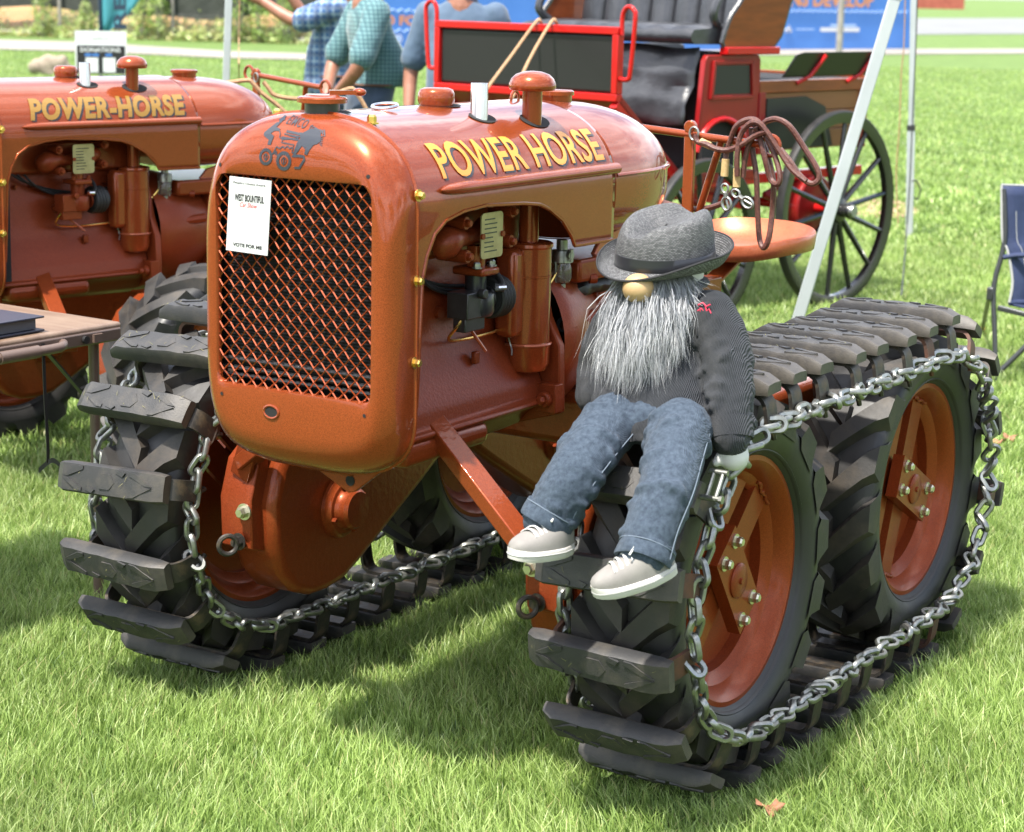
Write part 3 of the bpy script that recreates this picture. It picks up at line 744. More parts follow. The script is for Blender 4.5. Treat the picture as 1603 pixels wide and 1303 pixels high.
    # flange and bell housing
    F = [(XC+x, z) for x, z in ((-.2,1.02),(.10,1.02),(.13,.98),(.15,.92),(.165,.86),(.195,.80),(.200,.665),(.198,.655),(.02,.60),(-.02,.60),(-.198,.655),(-.208,.80))]
    MB().prism([(x, .086, z) for x, z in F], (0,.022,0)).build('housing_flange', cr, root, bevel=.003)
    b = MB().box((.238,.078,.690),(.05,.03,.06)); b.cyl((.24,.062,.688),(.24,.05,.688),.017,n=16); b.hexbolt((.24,.05,.688),(0,-1,0),.011,.014); b.build('engine_mount', cr, root, bevel=.003)
    F2 = [(.195,.108),(.200,.125),(.200,.15),(.190,.22),(.165,.30),(.150,.34),(.150,.36)]
    MB().lathe(F2, (XC,0,.80), (0,1,0), n=48).build('bell_housing', cr, root, 30)
    b = MB().lathe([(.0165,0),(.0165,.006),(.010,.006)], (.225,.150,.835), (.8,-.6,0), n=20); b.build('inspection_hole_shade', 'hole', root)  # black ring painted as the shade in a hole
    b = MB().tube([(.222,.165,.828),(.235,.22,.838),(.232,.30,.842)], [.012,.014,.016], n=8); b.build('housing_rib', cr, root)
    MB().box((XC,.58,.76),(.30,.48,.34)).build('gearbox', ck, root, bevel=.02, seg=3)
    MB().box((XC+.02,.36,.945),(.32,.34,.05)).build('gearbox_deck', ck, root, bevel=.008)
    MB().box((XC,.42,.60),(.50,.30,.12)).build('belly_plate', ck, root, bevel=.02)
    b = MB()
    for y in (.3,.38,.46,.54): b.hexbolt((XC+.2,y,.54),(0,0,-1),.008,.012)
    b.build('belly_bolt', cr, root, 25)
    # manifold, plate and carburettor seen through the side opening
    mx_ = .215
    b = MB().tube(smooth_path([(mx_-.02,-.305,1.035),(mx_,-.285,1.050),(mx_+.005,-.255,1.056),(mx_-.006,-.215,1.052),(mx_-.006,-.155,1.058),(mx_+.002,-.125,1.066),(mx_-.01,-.100,1.070)],4), [.02,.026,.03,.031,.033,.031,.027,.023,.020,.019,.018,.017,.017,.017,.018,.02,.024,.028,.029,.028,.026,.024,.022,.02,.018][:25], n=14)
    b.build('manifold', cr, root)
    for y, z in ((-.262,1.088),(-.255,1.022),(-.094,1.098),(-.098,1.038)): MB().cyl((mx_-.02,y,z),(mx_+.03,y,z),.013,n=14).hexbolt((mx_+.03,y,z),(1,0,0),.0085,.010).build('manifold_stud', cr, root, 30)
    P = []
    for (cx_, cz_, t0) in ((.030,.036,0),(-.030,.036,90),(-.030,-.036,180),(.030,-.036,270)):
        for k in range(5): t = R(t0+k*22.5); P.append((mx_+.034, -.178+cx_+.009*cos(t), 1.058+cz_+.009*sin(t)))
    pl = MB().prism(P, (.003,0,0)).build('name_plate', 'plate', root, 30)
    for k in range(8):
        z = 1.09-.009*k; w_ = random.uniform(.024,.048)
        MB().box((mx_+.0374, -.206+w_/2, z), (.0004, w_, .0026)).build('engraved_line', 'ink', pl, smooth=False)
    for y in (-.214,-.142): MB().cyl((mx_+.036,y,1.058),(mx_+.041,y,1.058),.006,n=10).build('plate_rivet', cr, pl)
    MB().cyl((mx_,-.178,1.035),(mx_,-.178,.985),.019,n=18).build('riser_pipe', cp, root)
    b = MB().box((mx_,-.178,.985),(.075,.062,.016)); b.build('carburettor_flange', ck, root, bevel=.005)
    b = MB()
    for y in (-.205,-.151): b.hexbolt((mx_+.02,y,.993),(0,0,1),.007,.010)
    b.build('flange_bolt', 'zinc' if main else cr, root, 25)
    km = 'black' if main else cr
    b = MB().cyl((mx_,-.178,.978),(mx_,-.178,.94),.022,n=16); b.lathe([(.0,.944),(.034,.944),(.037,.939),(.037,.905),(.032,.895),(0,.893)], (mx_+.004,-.182,0), n=24)
    b.box((mx_+.006,-.222,.922),(.05,.06,.052)); b.cyl((mx_,-.14,.925),(mx_,-.11,.925),.024,n=18); b.box((mx_+.01,-.215,.885),(.03,.07,.03))
    b.cyl((mx_+.03,-.21,.945),(mx_+.046,-.21,.945),.010,n=10); b.cyl((mx_+.035,-.165,.950),(mx_+.05,-.150,.950),.007,n=10)
    b.build('carburettor', km, root, bevel=.003)
    b = MB()
    for k in range(4): b.tube([(mx_+.037*cos(t),-.128+k*.011,.925+.037*sin(t)) for t in np.linspace(0,2*pi,25)[:-1]], .0065, n=8, closed=True)
    b.cyl((mx_,-.135,.925),(mx_,-.08,.925),.034,n=20); b.build('rubber_elbow', 'blackmatt', root)
    MB().tube(smooth_path([(mx_+.035,-.165,.955),(mx_+.042,-.145,.955),(mx_+.02,-.128,.972),(mx_-.005,-.13,.995)],5), .0055, n=8).build('fuel_hose', 'blackmatt', root)
    MB().cyl((mx_+.043,-.160,.952),(mx_+.055,-.150,.953),.005,n=8).build('hose_clip', 'chrome', root)
    # fuel sediment bowl
    sx_, sy_ = .215, .155
    b = MB().cyl((sx_,sy_,.98),(sx_,sy_,1.015),.012,n=12); b.lathe([(.0,.995),(.022,.993),(.024,.985),(.024,.968),(.012,.966)], (sx_,sy_,0), n=20); b.cyl((sx_,sy_,.985),(sx_+.03,sy_-.01,.985),.008,n=10); b.cyl((sx_+.03,sy_-.01,.972),(sx_+.03,sy_-.01,.998),.004,n=8)
    b.build('sediment_valve', 'zinc', root)
    MB().lathe([(.019,.966),(.022,.955),(.022,.935),(.018,.925),(.008,.922),(0,.922)], (sx_,sy_,0), n=20).build('sediment_bowl', 'glass', root)
    b = MB().cyl((sx_,sy_,.921),(sx_,sy_,.908),.010,n=10); b.tube([(sx_,sy_-.024,.97),(sx_,sy_-.024,.93),(sx_,sy_-.01,.905),(sx_,sy_+.01,.905),(sx_,sy_+.024,.93),(sx_,sy_+.024,.97)], .0018, n=5); b.build('bowl_bail', 'zinc', root)
    MB().cyl((sx_-.02,.19,.925),(sx_+.025,.245,.925),.006,n=8).cyl((sx_+.02,.24,.925),(sx_+.03,.252,.925),.011,n=10).build('shift_rod', cr, root)
    MB().prism([(.20,.30,.93),(.20,.45,.93),(.20,.45,1.0),(.20,.42,1.02),(.20,.33,1.0),(.20,.30,.97)], (.012,0,0)).build('lever_bracket', 'copper_pan', root, bevel=.003)
    # chain cases beside the wheels
    prof = [(-.212,.518),(-.236,.44),(-.232,.352),(-.205,.28),(-.159,.231),(-.10,.208),(-.039,.206),(.02,.215),(.078,.243),(.2,.31),(.329,.383),(.46,.46),(.47,.64),(-.08,.645),(-.16,.60)]
    for sx in (-1, 1):
        for end in (0, 1):
            x0 = XC+sx*.311
            P = [(x0, y if end == 0 else LW-y, z) for y, z in prof]
            cs = MB().prism(P, (sx*.128,0,0)).build('chain_case', ck, root, 30, bevel=.022, seg=4)
            y = .0 if end == 0 else LW
            b = MB().lathe([(.072,.0),(.070,.012),(.062,.016),(.058,.022),(.050,.024),(.046,.030),(.046,.046),(.040,.054),(.0,.056)], (x0+sx*.004,y,ZA), (-sx,0,0), n=36); b.build('axle_cap', ck, cs, 35)
            b = MB()
            for k in range(4): t = R(20+90*k); b.hexbolt((x0-sx*.020,y+.056*cos(t),ZA+.056*sin(t)),(-sx,0,0),.007,.009,False)
            b.build('cap_bolt', cr, cs, 25)
            MB().cyl((x0+sx*.1,y,ZA),(x0+sx*.27,y,ZA),.045,n=24).build('axle_tube', ck, cs)
        # bracket with towing eye in front of the case
        xa, xb = XC+sx*.345, XC+sx*.430
        P = [(xa,-.212,.33),(xa,-.268,.345),(xa,-.272,.455),(xa,-.245,.535),(xa,-.21,.56)]
        fb = MB().prism(P, (xb-xa,0,0)).build('front_bracket', cr, root, bevel=.004)
        xm = XC+sx*.375
        b = MB().tube([(xm, -.310+.0*t, .362+.0*t) for t in (0,)]*1+[(xm,-.27,.362)], .007, n=8) if False else MB().cyl((xm,-.295,.362),(xm,-.262,.362),.008,n=12)
        b.hexbolt((xm,-.276,.362),(0,-1,0),.013,.010)
        b.tube([(xm+.010*sin(.6)*0+ .020*cos(t)*.55, -.312+.020*cos(t)*.83, .362+.020*sin(t)) for t in np.linspace(0,2*pi,25)[:-1]], .0058, n=8, closed=True)
        b.build('towing_eye', 'zinc' if False else 'steel_dark', fb)
        MB().hexbolt((XC+sx*.36,-.274,.43),(0,-1,0),.0125,.017).build('bracket_bolt', 'bolt', fb, 25)
        
        if sx < 0: MB().beam((XC+sx*.385,-.258,.50),(XC+sx*.31,-.285,.66),.05,.012,up=(0,1,0)).build('bracket_strap', cr, fb, bevel=.002)
        # strut from the nose to the case
        MB().beam((XC+sx*.14,-.31,.70),(XC+sx*.405,-.385,.515) if sx == 1 else (XC+sx*.38,-.25,.53),.05,.032,up=(0,0,1)).build('strut', ck, root, bevel=.003)
    # plate under the nose, its hole a black disc painted as shade
    P = [at_y(u, v, -.46) for u, v in ((500,738),(545,772),(556,770),(640,705),(640,690),(500,725))] if main else [(-.02,-.46,.60),(.06,-.46,.565),(.075,-.46,.565),(.2,-.46,.62),(.2,-.46,.65),(-.02,-.46,.63)]
    np_ = MB().prism(P, (0,.012,0)).build('nose_plate', ck, root, bevel=.002)
    MB().cyl(Vector(P[1]).lerp(Vector(P[2]),.3)+Vector((0,-.0015,.024)), Vector(P[1]).lerp(Vector(P[2]),.3)+Vector((0,.002,.024)), .0105, n=20).build('plate_hole_shade', 'hole', np_)
    MB().box((XC,-.30,.655),(.36,.30,.05)).build('nose_pan', ck, root, bevel=.02, seg=3)
    # steering post, cross bar and seat
    yp, px_, pb0, pb1, pz = (1.02, XC+.004, -.145, .262, 0) if main else (.80, -.115, -.135, .235, .085)
    MB().beam((px_,yp,.80),(px_,yp,1.205+pz),.028,.016,up=(0,1,0)).cyl((px_,yp-.009,1.205+pz),(px_,yp+.009,1.205+pz),.016,n=16).build('post', cp, root, bevel=.003)
    b = MB().cyl((pb0,yp,1.2+pz),(pb1,yp,1.172+pz),.0095,n=14)
    for c_ in ((pb0-.02,yp,1.203+pz),(pb1+.023,yp,1.171+pz)): b.tube([Vector(c_)+Vector((.024*cos(t),0,.024*sin(t))) for t in np.linspace(0,2*pi,25)[:-1]], .0055, n=8, closed=True)
    b.build('cross_bar', cp, root)
    MB().cyl((.150,yp+.005,1.178+pz),(.075,yp+.03,.97),.0095,n=12).cyl((.075,yp+.03,.97),(.06,yp+.03,.8),.0095,n=12).build('bar_brace', cp, root)
    b = MB().tube([Vector((px_+.018,yp-.016,1.190+pz))+Vector((.012*cos(t),.0,.016*sin(t))) for t in np.linspace(0,2*pi,17)[:-1]], .003, n=6, closed=True); b.build('post_ring', 'zinc', root)
    MB().beam((XC,.75,.80),(XC,1.18,.79),.06,.05).beam((XC,1.15,.79),(XC,1.36,.865),.05,.012).build('seat_arm', ck, root, bevel=.004)
    b = MB(); rg = []
    for k, (s_, z) in enumerate(((0,.856),(.3,.857),(.6,.864),(.82,.880),(.94,.902),(1.0,.917),(1.015,.912),(1.01,.894),(.995,.874))):
        r_ = []
        for j in range(48):
            t = 2*pi*j/48; c_, sn = cos(t), sin(t); x = .185*spow(c_, 2/2.8)*s_; y = .165*spow(sn, 2/2.8)*s_
            zz = z+.018*(sn > 0)*sn*sn*s_**2-.022*(sn < 0)*sn*sn*s_**3*(1 if abs(c_) < .9 else .7)
            r_.append((XC+x*(1-.12*max(0, -sn)), 1.345+y, zz))
        rg.append(r_)
    b.loft(rg); st = b.build('seat', 'copper_pan', root, 60); sm = st.modifiers.new('thickness', 'SOLIDIFY'); sm.thickness = .003
    MB().cyl((XC+.02,1.33,.856),(XC+.02,1.33,.866),.055,n=24).build('seat_washer', 'copper_pan', st)
    # wheels
    rots = (0, R(27)) if main else (R(15), R(60))
    for xx, left in ((XL, True), (XR, False)):
        for y, rt in ((0, rots[0]), (LW, rots[1])): make_wheel(root, xx, y, ZA, left, rt)
    if main:
        arcs = pi*.325
        ph = (arcs/2-R(12)*.325) % ((2*arcs+2*LW)/28)
        make_track(root, XL, 1, ph, 3); make_track(root, XR, 1, ph+.006, 5)

tractor = empty('crawler_tractor', (0, 0, GZ)); tractor['label'] = 'copper crawler tractor with chain tracks and POWER HORSE in yellow block letters'; tractor['category'] = 'tractor'; tractor['group'] = 'copper tractors'
build_tractor(tractor, True)
for c_ in tractor.children: c_.location.z -= GZ
shk = MB(); c_ = at_x(1119,760,.822); e_ = (at_x(1128,742,.822)-at_x(1112,792,.822)).normalized()
for q_ in (-.009,.009): shk.tube([c_-e_*.030+Vector((q_,0,0)), c_+e_*.028+Vector((q_,0,0))], .0042, n=8)
shk.cyl(c_-e_*.026-Vector((.020,0,0)), c_-e_*.026+Vector((.018,0,0)), .0055, n=10); shk.cyl(c_+e_*.026-Vector((.018,0,0)), c_+e_*.026+Vector((.018,0,0)), .0055, n=10)
shk.cyl(c_-e_*.026+Vector((.018,0,0)), c_-e_*.026+Vector((.024,0,0)), .008, n=6); sh_ = shk.build('shackle', 'zinc', tractor); sh_.location.z = -GZ
SC2 = .985; RZ2 = R(-12); zr = GZ-.0195*SC2
S2 = at_z(207, 140, 1.264*SC2+zr); off = Matrix.Rotation(RZ2, 3, 'Z') @ Vector((.2, .045, 0))*SC2
tractor2 = empty('tractor', (S2.x-off.x, S2.y-off.y, zr), RZ2, SC2); tag(tractor2, 'copper tractor on bare lugged tyres with gold slanted POWER-HORSE lettering', 'tractor', 'copper tractors')
build_tractor(tractor2, False)
# ------------------------------------------------------------------ ground, grass, paths
def lawn_mat():
    m = mat('lawn', (.066, .120, .019), .9, col2=(.110, .177, .033), vscale=1.7, detail=12, vlo=.3, vhi=.7, bump=(60, .8, .02))
    return m
M['lawn'] = lawn_mat()
b = MB(); n = 40
b.add([(-600,-40,GZ),(400,-40,GZ),(400,700,GZ),(-600,700,GZ)],[(0,1,2,3)]); tag(b.build('lawn', 'lawn', smooth=False), 'mown green lawn under the tractors', None, kind='structure')
def blade_mat():
    m = bpy.data.materials.new('grass_blade'); m.use_nodes = True; nt = m.node_tree; nt.nodes.clear()
    out = nt.nodes.new('ShaderNodeOutputMaterial'); at = _node(nt, 'ShaderNodeAttribute', attribute_name='tint')
    r_ = nt.nodes.new('ShaderNodeValToRGB'); e = r_.color_ramp.elements
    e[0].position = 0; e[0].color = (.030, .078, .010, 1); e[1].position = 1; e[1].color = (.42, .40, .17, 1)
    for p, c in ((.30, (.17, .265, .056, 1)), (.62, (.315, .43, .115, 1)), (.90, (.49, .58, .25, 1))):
        q = e.new(p); q.color = c
    nt.links.new(at.outputs['Fac'], r_.inputs[0])
    geo = nt.nodes.new('ShaderNodeNewGeometry'); nz = _node(nt, 'ShaderNodeTexNoise', Scale=1.1, Detail=4.0); nt.links.new(geo.outputs['Position'], nz.inputs['Vector'])
    hs = _node(nt, 'ShaderNodeHueSaturation'); mr = _node(nt, 'ShaderNodeMapRange'); mr.inputs['From Min'].default_value = .3; mr.inputs['From Max'].default_value = .7
    mr.inputs['To Min'].default_value = .78; mr.inputs['To Max'].default_value = 1.25
    nt.links.new(nz.outputs['Fac'], mr.inputs['Value']); nt.links.new(mr.outputs[0], hs.inputs['Value']); nt.links.new(r_.outputs[0], hs.inputs['Color'])
    d = nt.nodes.new('ShaderNodeBsdfPrincipled'); d.inputs['Roughness'].default_value = .42; d.inputs['Specular IOR Level'].default_value = .5
    t = nt.nodes.new('ShaderNodeBsdfTranslucent'); mx = nt.nodes.new('ShaderNodeMixShader'); mx.inputs[0].default_value = .42
    nt.links.new(hs.outputs[0], d.inputs['Base Color']); nt.links.new(hs.outputs[0], t.inputs['Color'])
    nt.links.new(d.outputs[0], mx.inputs[1]); nt.links.new(t.outputs[0], mx.inputs[2]); nt.links.new(mx.outputs[0], out.inputs[0])
    return m
M['blade'] = blade_mat()
def tri_mesh(name, V, F, mt, tint=None):
    me = bpy.data.meshes.new(name); nv, nf = len(V), len(F)
    me.vertices.add(nv); me.vertices.foreach_set('co', V.astype(np.float32).ravel())
    me.loops.add(nf*3); me.loops.foreach_set('vertex_index', F.astype(np.int32).ravel())
    me.polygons.add(nf); me.polygons.foreach_set('loop_start', np.arange(0, nf*3, 3, dtype=np.int32))
    try: me.polygons.foreach_set('loop_total', np.full(nf, 3, dtype=np.int32))
    except Exception: pass
    me.update(calc_edges=True)
    if tint is not None:
        a = me.attributes.new('tint', 'FLOAT', 'POINT'); a.data.foreach_set('value', tint.astype(np.float32))
    me.polygons.foreach_set('use_smooth', np.ones(nf, dtype=bool))
    me.materials.append(M[mt]); return me
PATH_NEAR = [(-120,75),(130,82),(350,92),(480,95),(640,89),(1000,88),(1300,87),(1720,84)]
pn = np.array([[q.x, q.y] for q in (at_z(u, v, GZ) for u, v in PATH_NEAR)])
def before_path(x, y):
    # keeps only points on the camera's side of the near edge of the path
    a = np.arctan2(x-CAM.x, y-CAM.y); r_ = np.hypot(x-CAM.x, y-CAM.y)
    pa = np.arctan2(pn[:,0]-CAM.x, pn[:,1]-CAM.y); pr = np.hypot(pn[:,0]-CAM.x, pn[:,1]-CAM.y)
    return r_ < np.interp(a, pa, pr)-.3
def grass_band(name, r0, r1, half, n, h, hs, wd, label, lean=.55):
    r_ = np.sqrt(rng.uniform(r0*r0, r1*r1, n)) if r0 < 12 else r0+(r1-r0)*rng.random(n)**1.5; a = YAW+rng.uniform(-half, half, n)
    x = CAM.x-np.sin(a)*r_; y = CAM.y+np.cos(a)*r_
    k = before_path(x, y); x, y, r_ = x[k], y[k], r_[k]; n = len(x)
    # clumping
    cx = np.sin(x*17+1.3*np.sin(y*11))*np.sin(y*19+1.7*np.sin(x*13))
    H = h*(1+hs*rng.standard_normal(n)).clip(.35, 1.8)*(1+.22*cx)
    # pressed down beneath the tracks and the tyres of the second tractor
    for xc in (XL, XR):
        k = (np.abs(x-xc) < .15) & (y > -.19) & (y < LW+.19); H[k] *= .3
    az = rng.uniform(0, 2*pi, n)+.0; az = np.where(rng.random(n) < .35, 2.4+rng.normal(0, .7, n)+.8*np.sin(x*2.1+y*1.3), az)
    ln = H*lean*rng.uniform(.3, 1.5, n)
    dx, dy = np.cos(az), np.sin(az); fa = rng.uniform(0, 2*pi, n); wx, wy = np.cos(fa)*wd/2, np.sin(fa)*wd/2
    k = rng.uniform(.7, 1.3, n); wx *= k; wy *= k
    z0 = np.full(n, GZ-.004)
    P = np.empty((n, 5, 3))
    P[:,0] = np.stack([x-wx, y-wy, z0], 1); P[:,1] = np.stack([x+wx, y+wy, z0], 1)
    P[:,2] = np.stack([x-wx*.85+dx*ln*.30, y-wy*.85+dy*ln*.30, z0+H*.62], 1); P[:,3] = np.stack([x+wx*.85+dx*ln*.30, y+wy*.85+dy*ln*.30, z0+H*.62], 1)
    P[:,4] = np.stack([x+dx*ln, y+dy*ln, z0+H], 1)
    i = np.arange(n)[:,None]*5
    F = np.concatenate([i+np.array([0,1,3]), i+np.array([0,3,2]), i+np.array([2,3,4])], 1).reshape(-1, 3)
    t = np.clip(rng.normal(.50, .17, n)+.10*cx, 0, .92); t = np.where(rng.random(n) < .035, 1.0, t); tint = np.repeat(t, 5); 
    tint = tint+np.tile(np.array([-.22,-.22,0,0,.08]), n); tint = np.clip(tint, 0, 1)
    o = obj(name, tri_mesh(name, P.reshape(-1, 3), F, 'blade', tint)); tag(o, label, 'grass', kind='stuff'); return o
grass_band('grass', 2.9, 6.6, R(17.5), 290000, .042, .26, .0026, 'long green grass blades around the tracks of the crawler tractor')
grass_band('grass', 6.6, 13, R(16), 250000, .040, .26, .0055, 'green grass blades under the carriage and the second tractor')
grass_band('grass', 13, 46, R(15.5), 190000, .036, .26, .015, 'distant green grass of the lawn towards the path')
def strip(name, near, far, mt, z, label=None):
    V = [at_z(u, v, GZ)+Vector((0,0,z)) for u, v in near]+[at_z(u, v, GZ)+Vector((0,0,z)) for u, v in far]; n = len(near)
    b = MB(); b.add(V, [(i, i+1, n+i+1, n+i) for i in range(n-1)]); o = b.build(name, mt, smooth=False); return tag(o, label, kind='structure')
M['concrete'] = mat('path_concrete', (.25, .23, .20), .85, col2=(.19, .17, .15), vscale=.4)
M['asphalt'] = mat('road_asphalt', (.17, .175, .175), .9, col2=(.14, .145, .145), vscale=.3)
M['soil'] = mat('bare_soil', (.24, .15, .085), .95, col2=(.34, .23, .14), vscale=1.2, bump=(6, .5, .1))
strip('path', [(-120,75),(130,82),(350,92),(480,95),(640,89),(1000,88),(1300,87),(1720,84)], [(-120,60),(130,67),(350,81),(480,85),(640,81),(1000,79),(1300,78),(1720,77)], 'concrete', .02)
strip('road', [(1430,55),(1603,54),(1800,53)], [(1430,29),(1603,29),(1800,29)], 'asphalt', .02)
P = [at_z(1355+78*cos(t)*(1+.15*sin(3*t)), 328+18*sin(t)*(1+.2*sin(2*t+1)), GZ)+Vector((0,0,.012)) for t in np.linspace(0, 2*pi, 33)[:-1]]
b = MB(); b.add(P, [tuple(range(32))]); tag(b.build('bare_ground', 'soil', smooth=False), 'bare brown patch of soil in the lawn', kind='structure')
# ------------------------------------------------------------------ fence with screen, weeds and earth bank
f0 = at_z(-140, 52, GZ); f1 = at_z(500, 70, GZ); fd = (f1-f0); fl = fd.length; fd.normalize(); fn = Vector((fd.y, -fd.x, 0)); 
if fn.dot(CAM-f0) < 0: fn = -fn
M['screen'] = mat('dark_fence_screen', (.020, .024, .020), .8, col2=(.035, .04, .032), vscale=2, bump=(3, .5, .1))
M['chainlink'] = mat('chain_link_wire', (.25, .25, .24), .5, .6)
fence = empty('fence', f0); tag(fence, 'chain link fence with dark screen beyond the concrete path', 'fence')
b = MB(); rg = []
for i in range(41):
    t = i/40; p = fd*fl*t+fn*(.02*sin(i*1.1)); zb = .66+.10*sin(t*7.3)+.05*sin(t*23)
    rg.append([p+Vector((0,0,zb)), p+Vector((0,0,1.3))+fn*.03*sin(i*.7), p+Vector((0,0,2.1))])
b.loft(rg, ring=False); sc_ = b.build('screen', 'screen', fence)
k = 0; s = 1.15
while s < fl:
    p = fd*s+fn*.10; MB().cyl(p, p+Vector((0,0,2.15)), .045, n=10).build('post', 'grey', fence); s += 3.05
MB().cyl(fn*.1+Vector((0,0,2.1)), fd*fl+fn*.1+Vector((0,0,2.1)), .03, n=8).build('rail', 'grey', fence)
MB().cyl(fn*.14+Vector((0,0,.10)), fd*fl+fn*.14+Vector((0,0,.10)), .05, n=8).build('bottom_pipe', 'grey', fence)
b = MB(); n = int(fl/.12)
for i in range(n):
    for sg in (-1, 1):
        x = fl*i/n; b.tube([fd*x+fn*.06+Vector((0,0,.05)), fd*(x+sg*.62*1.0)+fn*.06+Vector((0,0,.67))], .006, n=3, caps=False)
tag(b.build('chain_link_wire', 'chainlink', fence), kind='stuff')
# earth bank behind the fence
b = MB(); rg = []
for i in range(61):
    t = -.1+1.2*i/60; p = f0+fd*fl*t; hh = .75+.20*sin(t*9)+.15*sin(t*21+1)
    rg.append([p-fn*.3, p-fn*1.0+Vector((0,0,hh*.8)), p-fn*2.2+Vector((0,0,hh)), p-fn*5+Vector((0,0,hh*1.4)), p-fn*9+Vector((0,0,1.6+hh))])
M['bank'] = mat('dry_earth', (.40, .22, .105), .95, col2=(.27, .21, .09), vscale=.9, bump=(2, .6, .2))
b.loft(rg, ring=False); tag(b.build('earth_bank', 'bank'), kind='structure')
def leaf_cloud(name, pts, size, mt, tint_mu, label, cat='weeds', kind='stuff', parent=None, elong=2.2, droop=.6):
    n = len(pts); P0 = np.array(pts)
    a = rng.normal(size=(n, 3)); a[:,2] = np.abs(a[:,2])*droop+.15; a /= np.linalg.norm(a, axis=1)[:,None]
    c = rng.normal(size=(n, 3)); c -= a*(c*a).sum(1)[:,None]; c /= np.linalg.norm(c, axis=1)[:,None]
    s = size*rng.uniform(.5, 1.4, n)[:,None]
    P = np.stack([P0-a*s*.5, P0+c*s*.5/elong, P0+a*s*.5*elong/1.6, P0-c*s*.5/elong], 1)
    i = np.arange(n)[:,None]*4; F = np.concatenate([i+np.array([0,1,2]), i+np.array([0,2,3])], 1).reshape(-1, 3)
    t = np.repeat(np.clip(rng.normal(tint_mu, .18, n), 0, 1), 4)
    o = obj(name, tri_mesh(name, P.reshape(-1, 3), F, mt, t), parent)
    if parent is None: tag(o, label, cat, kind=kind)
    return o
pts = []
for i in range(9000):
    t = rng.uniform(-.02, 1.02); q = rng.uniform(-1.2, .45); hh = (.42+.35*sin(t*31)*sin(t*13+1)+.25*rng.random())*(1 if q < 0 else .55)
    p = f0+fd*fl*t+fn*q; pts.append((p.x, p.y, GZ+abs(rng.normal(0, .5))*max(hh, .12)*.95))
leaf_cloud('weeds', pts, .16, 'blade', .93, 'yellow green weeds growing along the foot of the fence')
# taller clumps that stand against the screen: separate bushes
BL_ = ['leafy bush at the fence behind the boulder','short bush at the fence beside the teal flag, next to the tallest pair','tall narrow bush at the fence between flag and tent pole','tallest dark bush at the fence beside the tent pole','dark bush at the fence between tent pole and plaid shirt','low pale bush at the fence behind the teal flag','bush at the fence behind the raised arm of the plaid shirted person']
for i, (u, h, wd, mu) in enumerate(((82,1.5,.5,.75),(235,1.2,.5,.7),(262,1.7,.55,.65),(385,1.8,.7,.5),(415,1.5,.5,.5),(150,.9,.4,.8),(455,1.2,.6,.6))):
    q = (u+140)/640*fl; p = f0+fd*q+fn*.35
    bush = empty('bush', (p.x, p.y, GZ)); tag(bush, BL_[i], 'bush', 'weedy bushes along the fence')
    b = MB()
    for k in range(6): a = rng.uniform(0, 6.28); b.tube([(0,0,0),(cos(a)*wd*.2,sin(a)*wd*.2,h*.5),(cos(a)*wd*.4,sin(a)*wd*.4,h*.95)], [.012,.009,.004], n=5)
    b.build('stem', 'grey', bush)
    pp = []
    for k in range(420):
        z = rng.uniform(.05, 1)**.8; rr = wd*.55*(1-abs(z-.45))*rng.random()**.5; a = rng.uniform(0, 6.28); pp.append((rr*cos(a), rr*sin(a), z*h))
    leaf_cloud('foliage', pp, .11, 'blade', mu, None, parent=bush)
# ------------------------------------------------------------------ blue banner with orange words, grey post in front
A = at_z(520, 83, GZ); B = at_z(1424, 77.5, GZ); bd = B-A; bl = bd.length; bd.normalize(); bnn = Vector((bd.y, -bd.x, 0))
if bnn.dot(CAM-A) < 0: bnn = -bnn
M['bannerblue'] = mat('banner_blue', (.045, .17, .50), .5, col2=(.06, .20, .55), vscale=.6)
M['bannerorange'] = mat('banner_orange', (.62, .25, .09), .6)
M['bannerlight'] = mat('banner_pale_blue', (.35, .50, .75), .6)
ban = empty('banner', A); tag(ban, 'long blue banner on a frame with orange words and white logos', 'banner')
MB().box(bd*bl/2+Vector((0,0,1.18)), (bl, .03, 2.32), Matrix((bd, bnn, Vector((0,0,1)))).transposed()).build('banner_sheet', 'bannerblue', ban)
def on_banner(u, v):
    d = ray(u, v); k = ((A+bnn*.03)-CAM).dot(bnn)/d.dot(bnn); return CAM+d*k-A
for k in range(int(bl/2.6)+1):
    q = bd*min(bl, k*2.6)-bnn*.06; MB().cyl(q, q+Vector((0,0,2.4)), .03, n=8).build('frame_post', 'grey', ban)
for txt, a, c, top in (('O FO', (600,40), (652,41), 24), ('NS DEVELOP', (1236,10), (1368,9), -13), ('IKE SHARE', (780,20), (1000,20), -5)):
    if txt == 'IKE SHARE': continue
    p, q = on_banner(*a), on_banner(*c); t = on_banner(a[0], top)
    flat_text(txt, p, bd, (0,0,1), width=(q-p).length, height=(t-p).z, mt='bannerorange', parent=ban, bold=.035, lift=.004)
def zig(u0, u1, v, amp=2.2, st=7):
    p0, p1 = on_banner(u0, v), on_banner(u1, v); L = (p1-p0).length; a = abs((on_banner(u0, v-amp)-p0).z); n = int(L/.11); P = []
    for i in range(n+1): P.append(p0+bd*L*i/n+Vector((0,0,a if i % 2 else -a)))
    MB().tube(P, .012, n=4, caps=False).build('zigzag_line', 'bannerlight', ban)
zig(596,660,16); zig(606,664,48); zig(1230,1420,17)
for (u, v, r_) in ((624,61,.10),):
    c_ = on_banner(u, v); MB().cyl(c_+bnn*.002, c_+bnn*.006, r_, n=24).build('round_logo', 'white', ban)
    MB().cyl(c_+bnn*.006, c_+bnn*.009, r_*.72, n=24).build('logo_ring', 'bannerblue', ban); MB().cyl(c_+bnn*.009, c_+bnn*.012, r_*.5, n=20).build('logo_dot', 'bannerlight', ban)
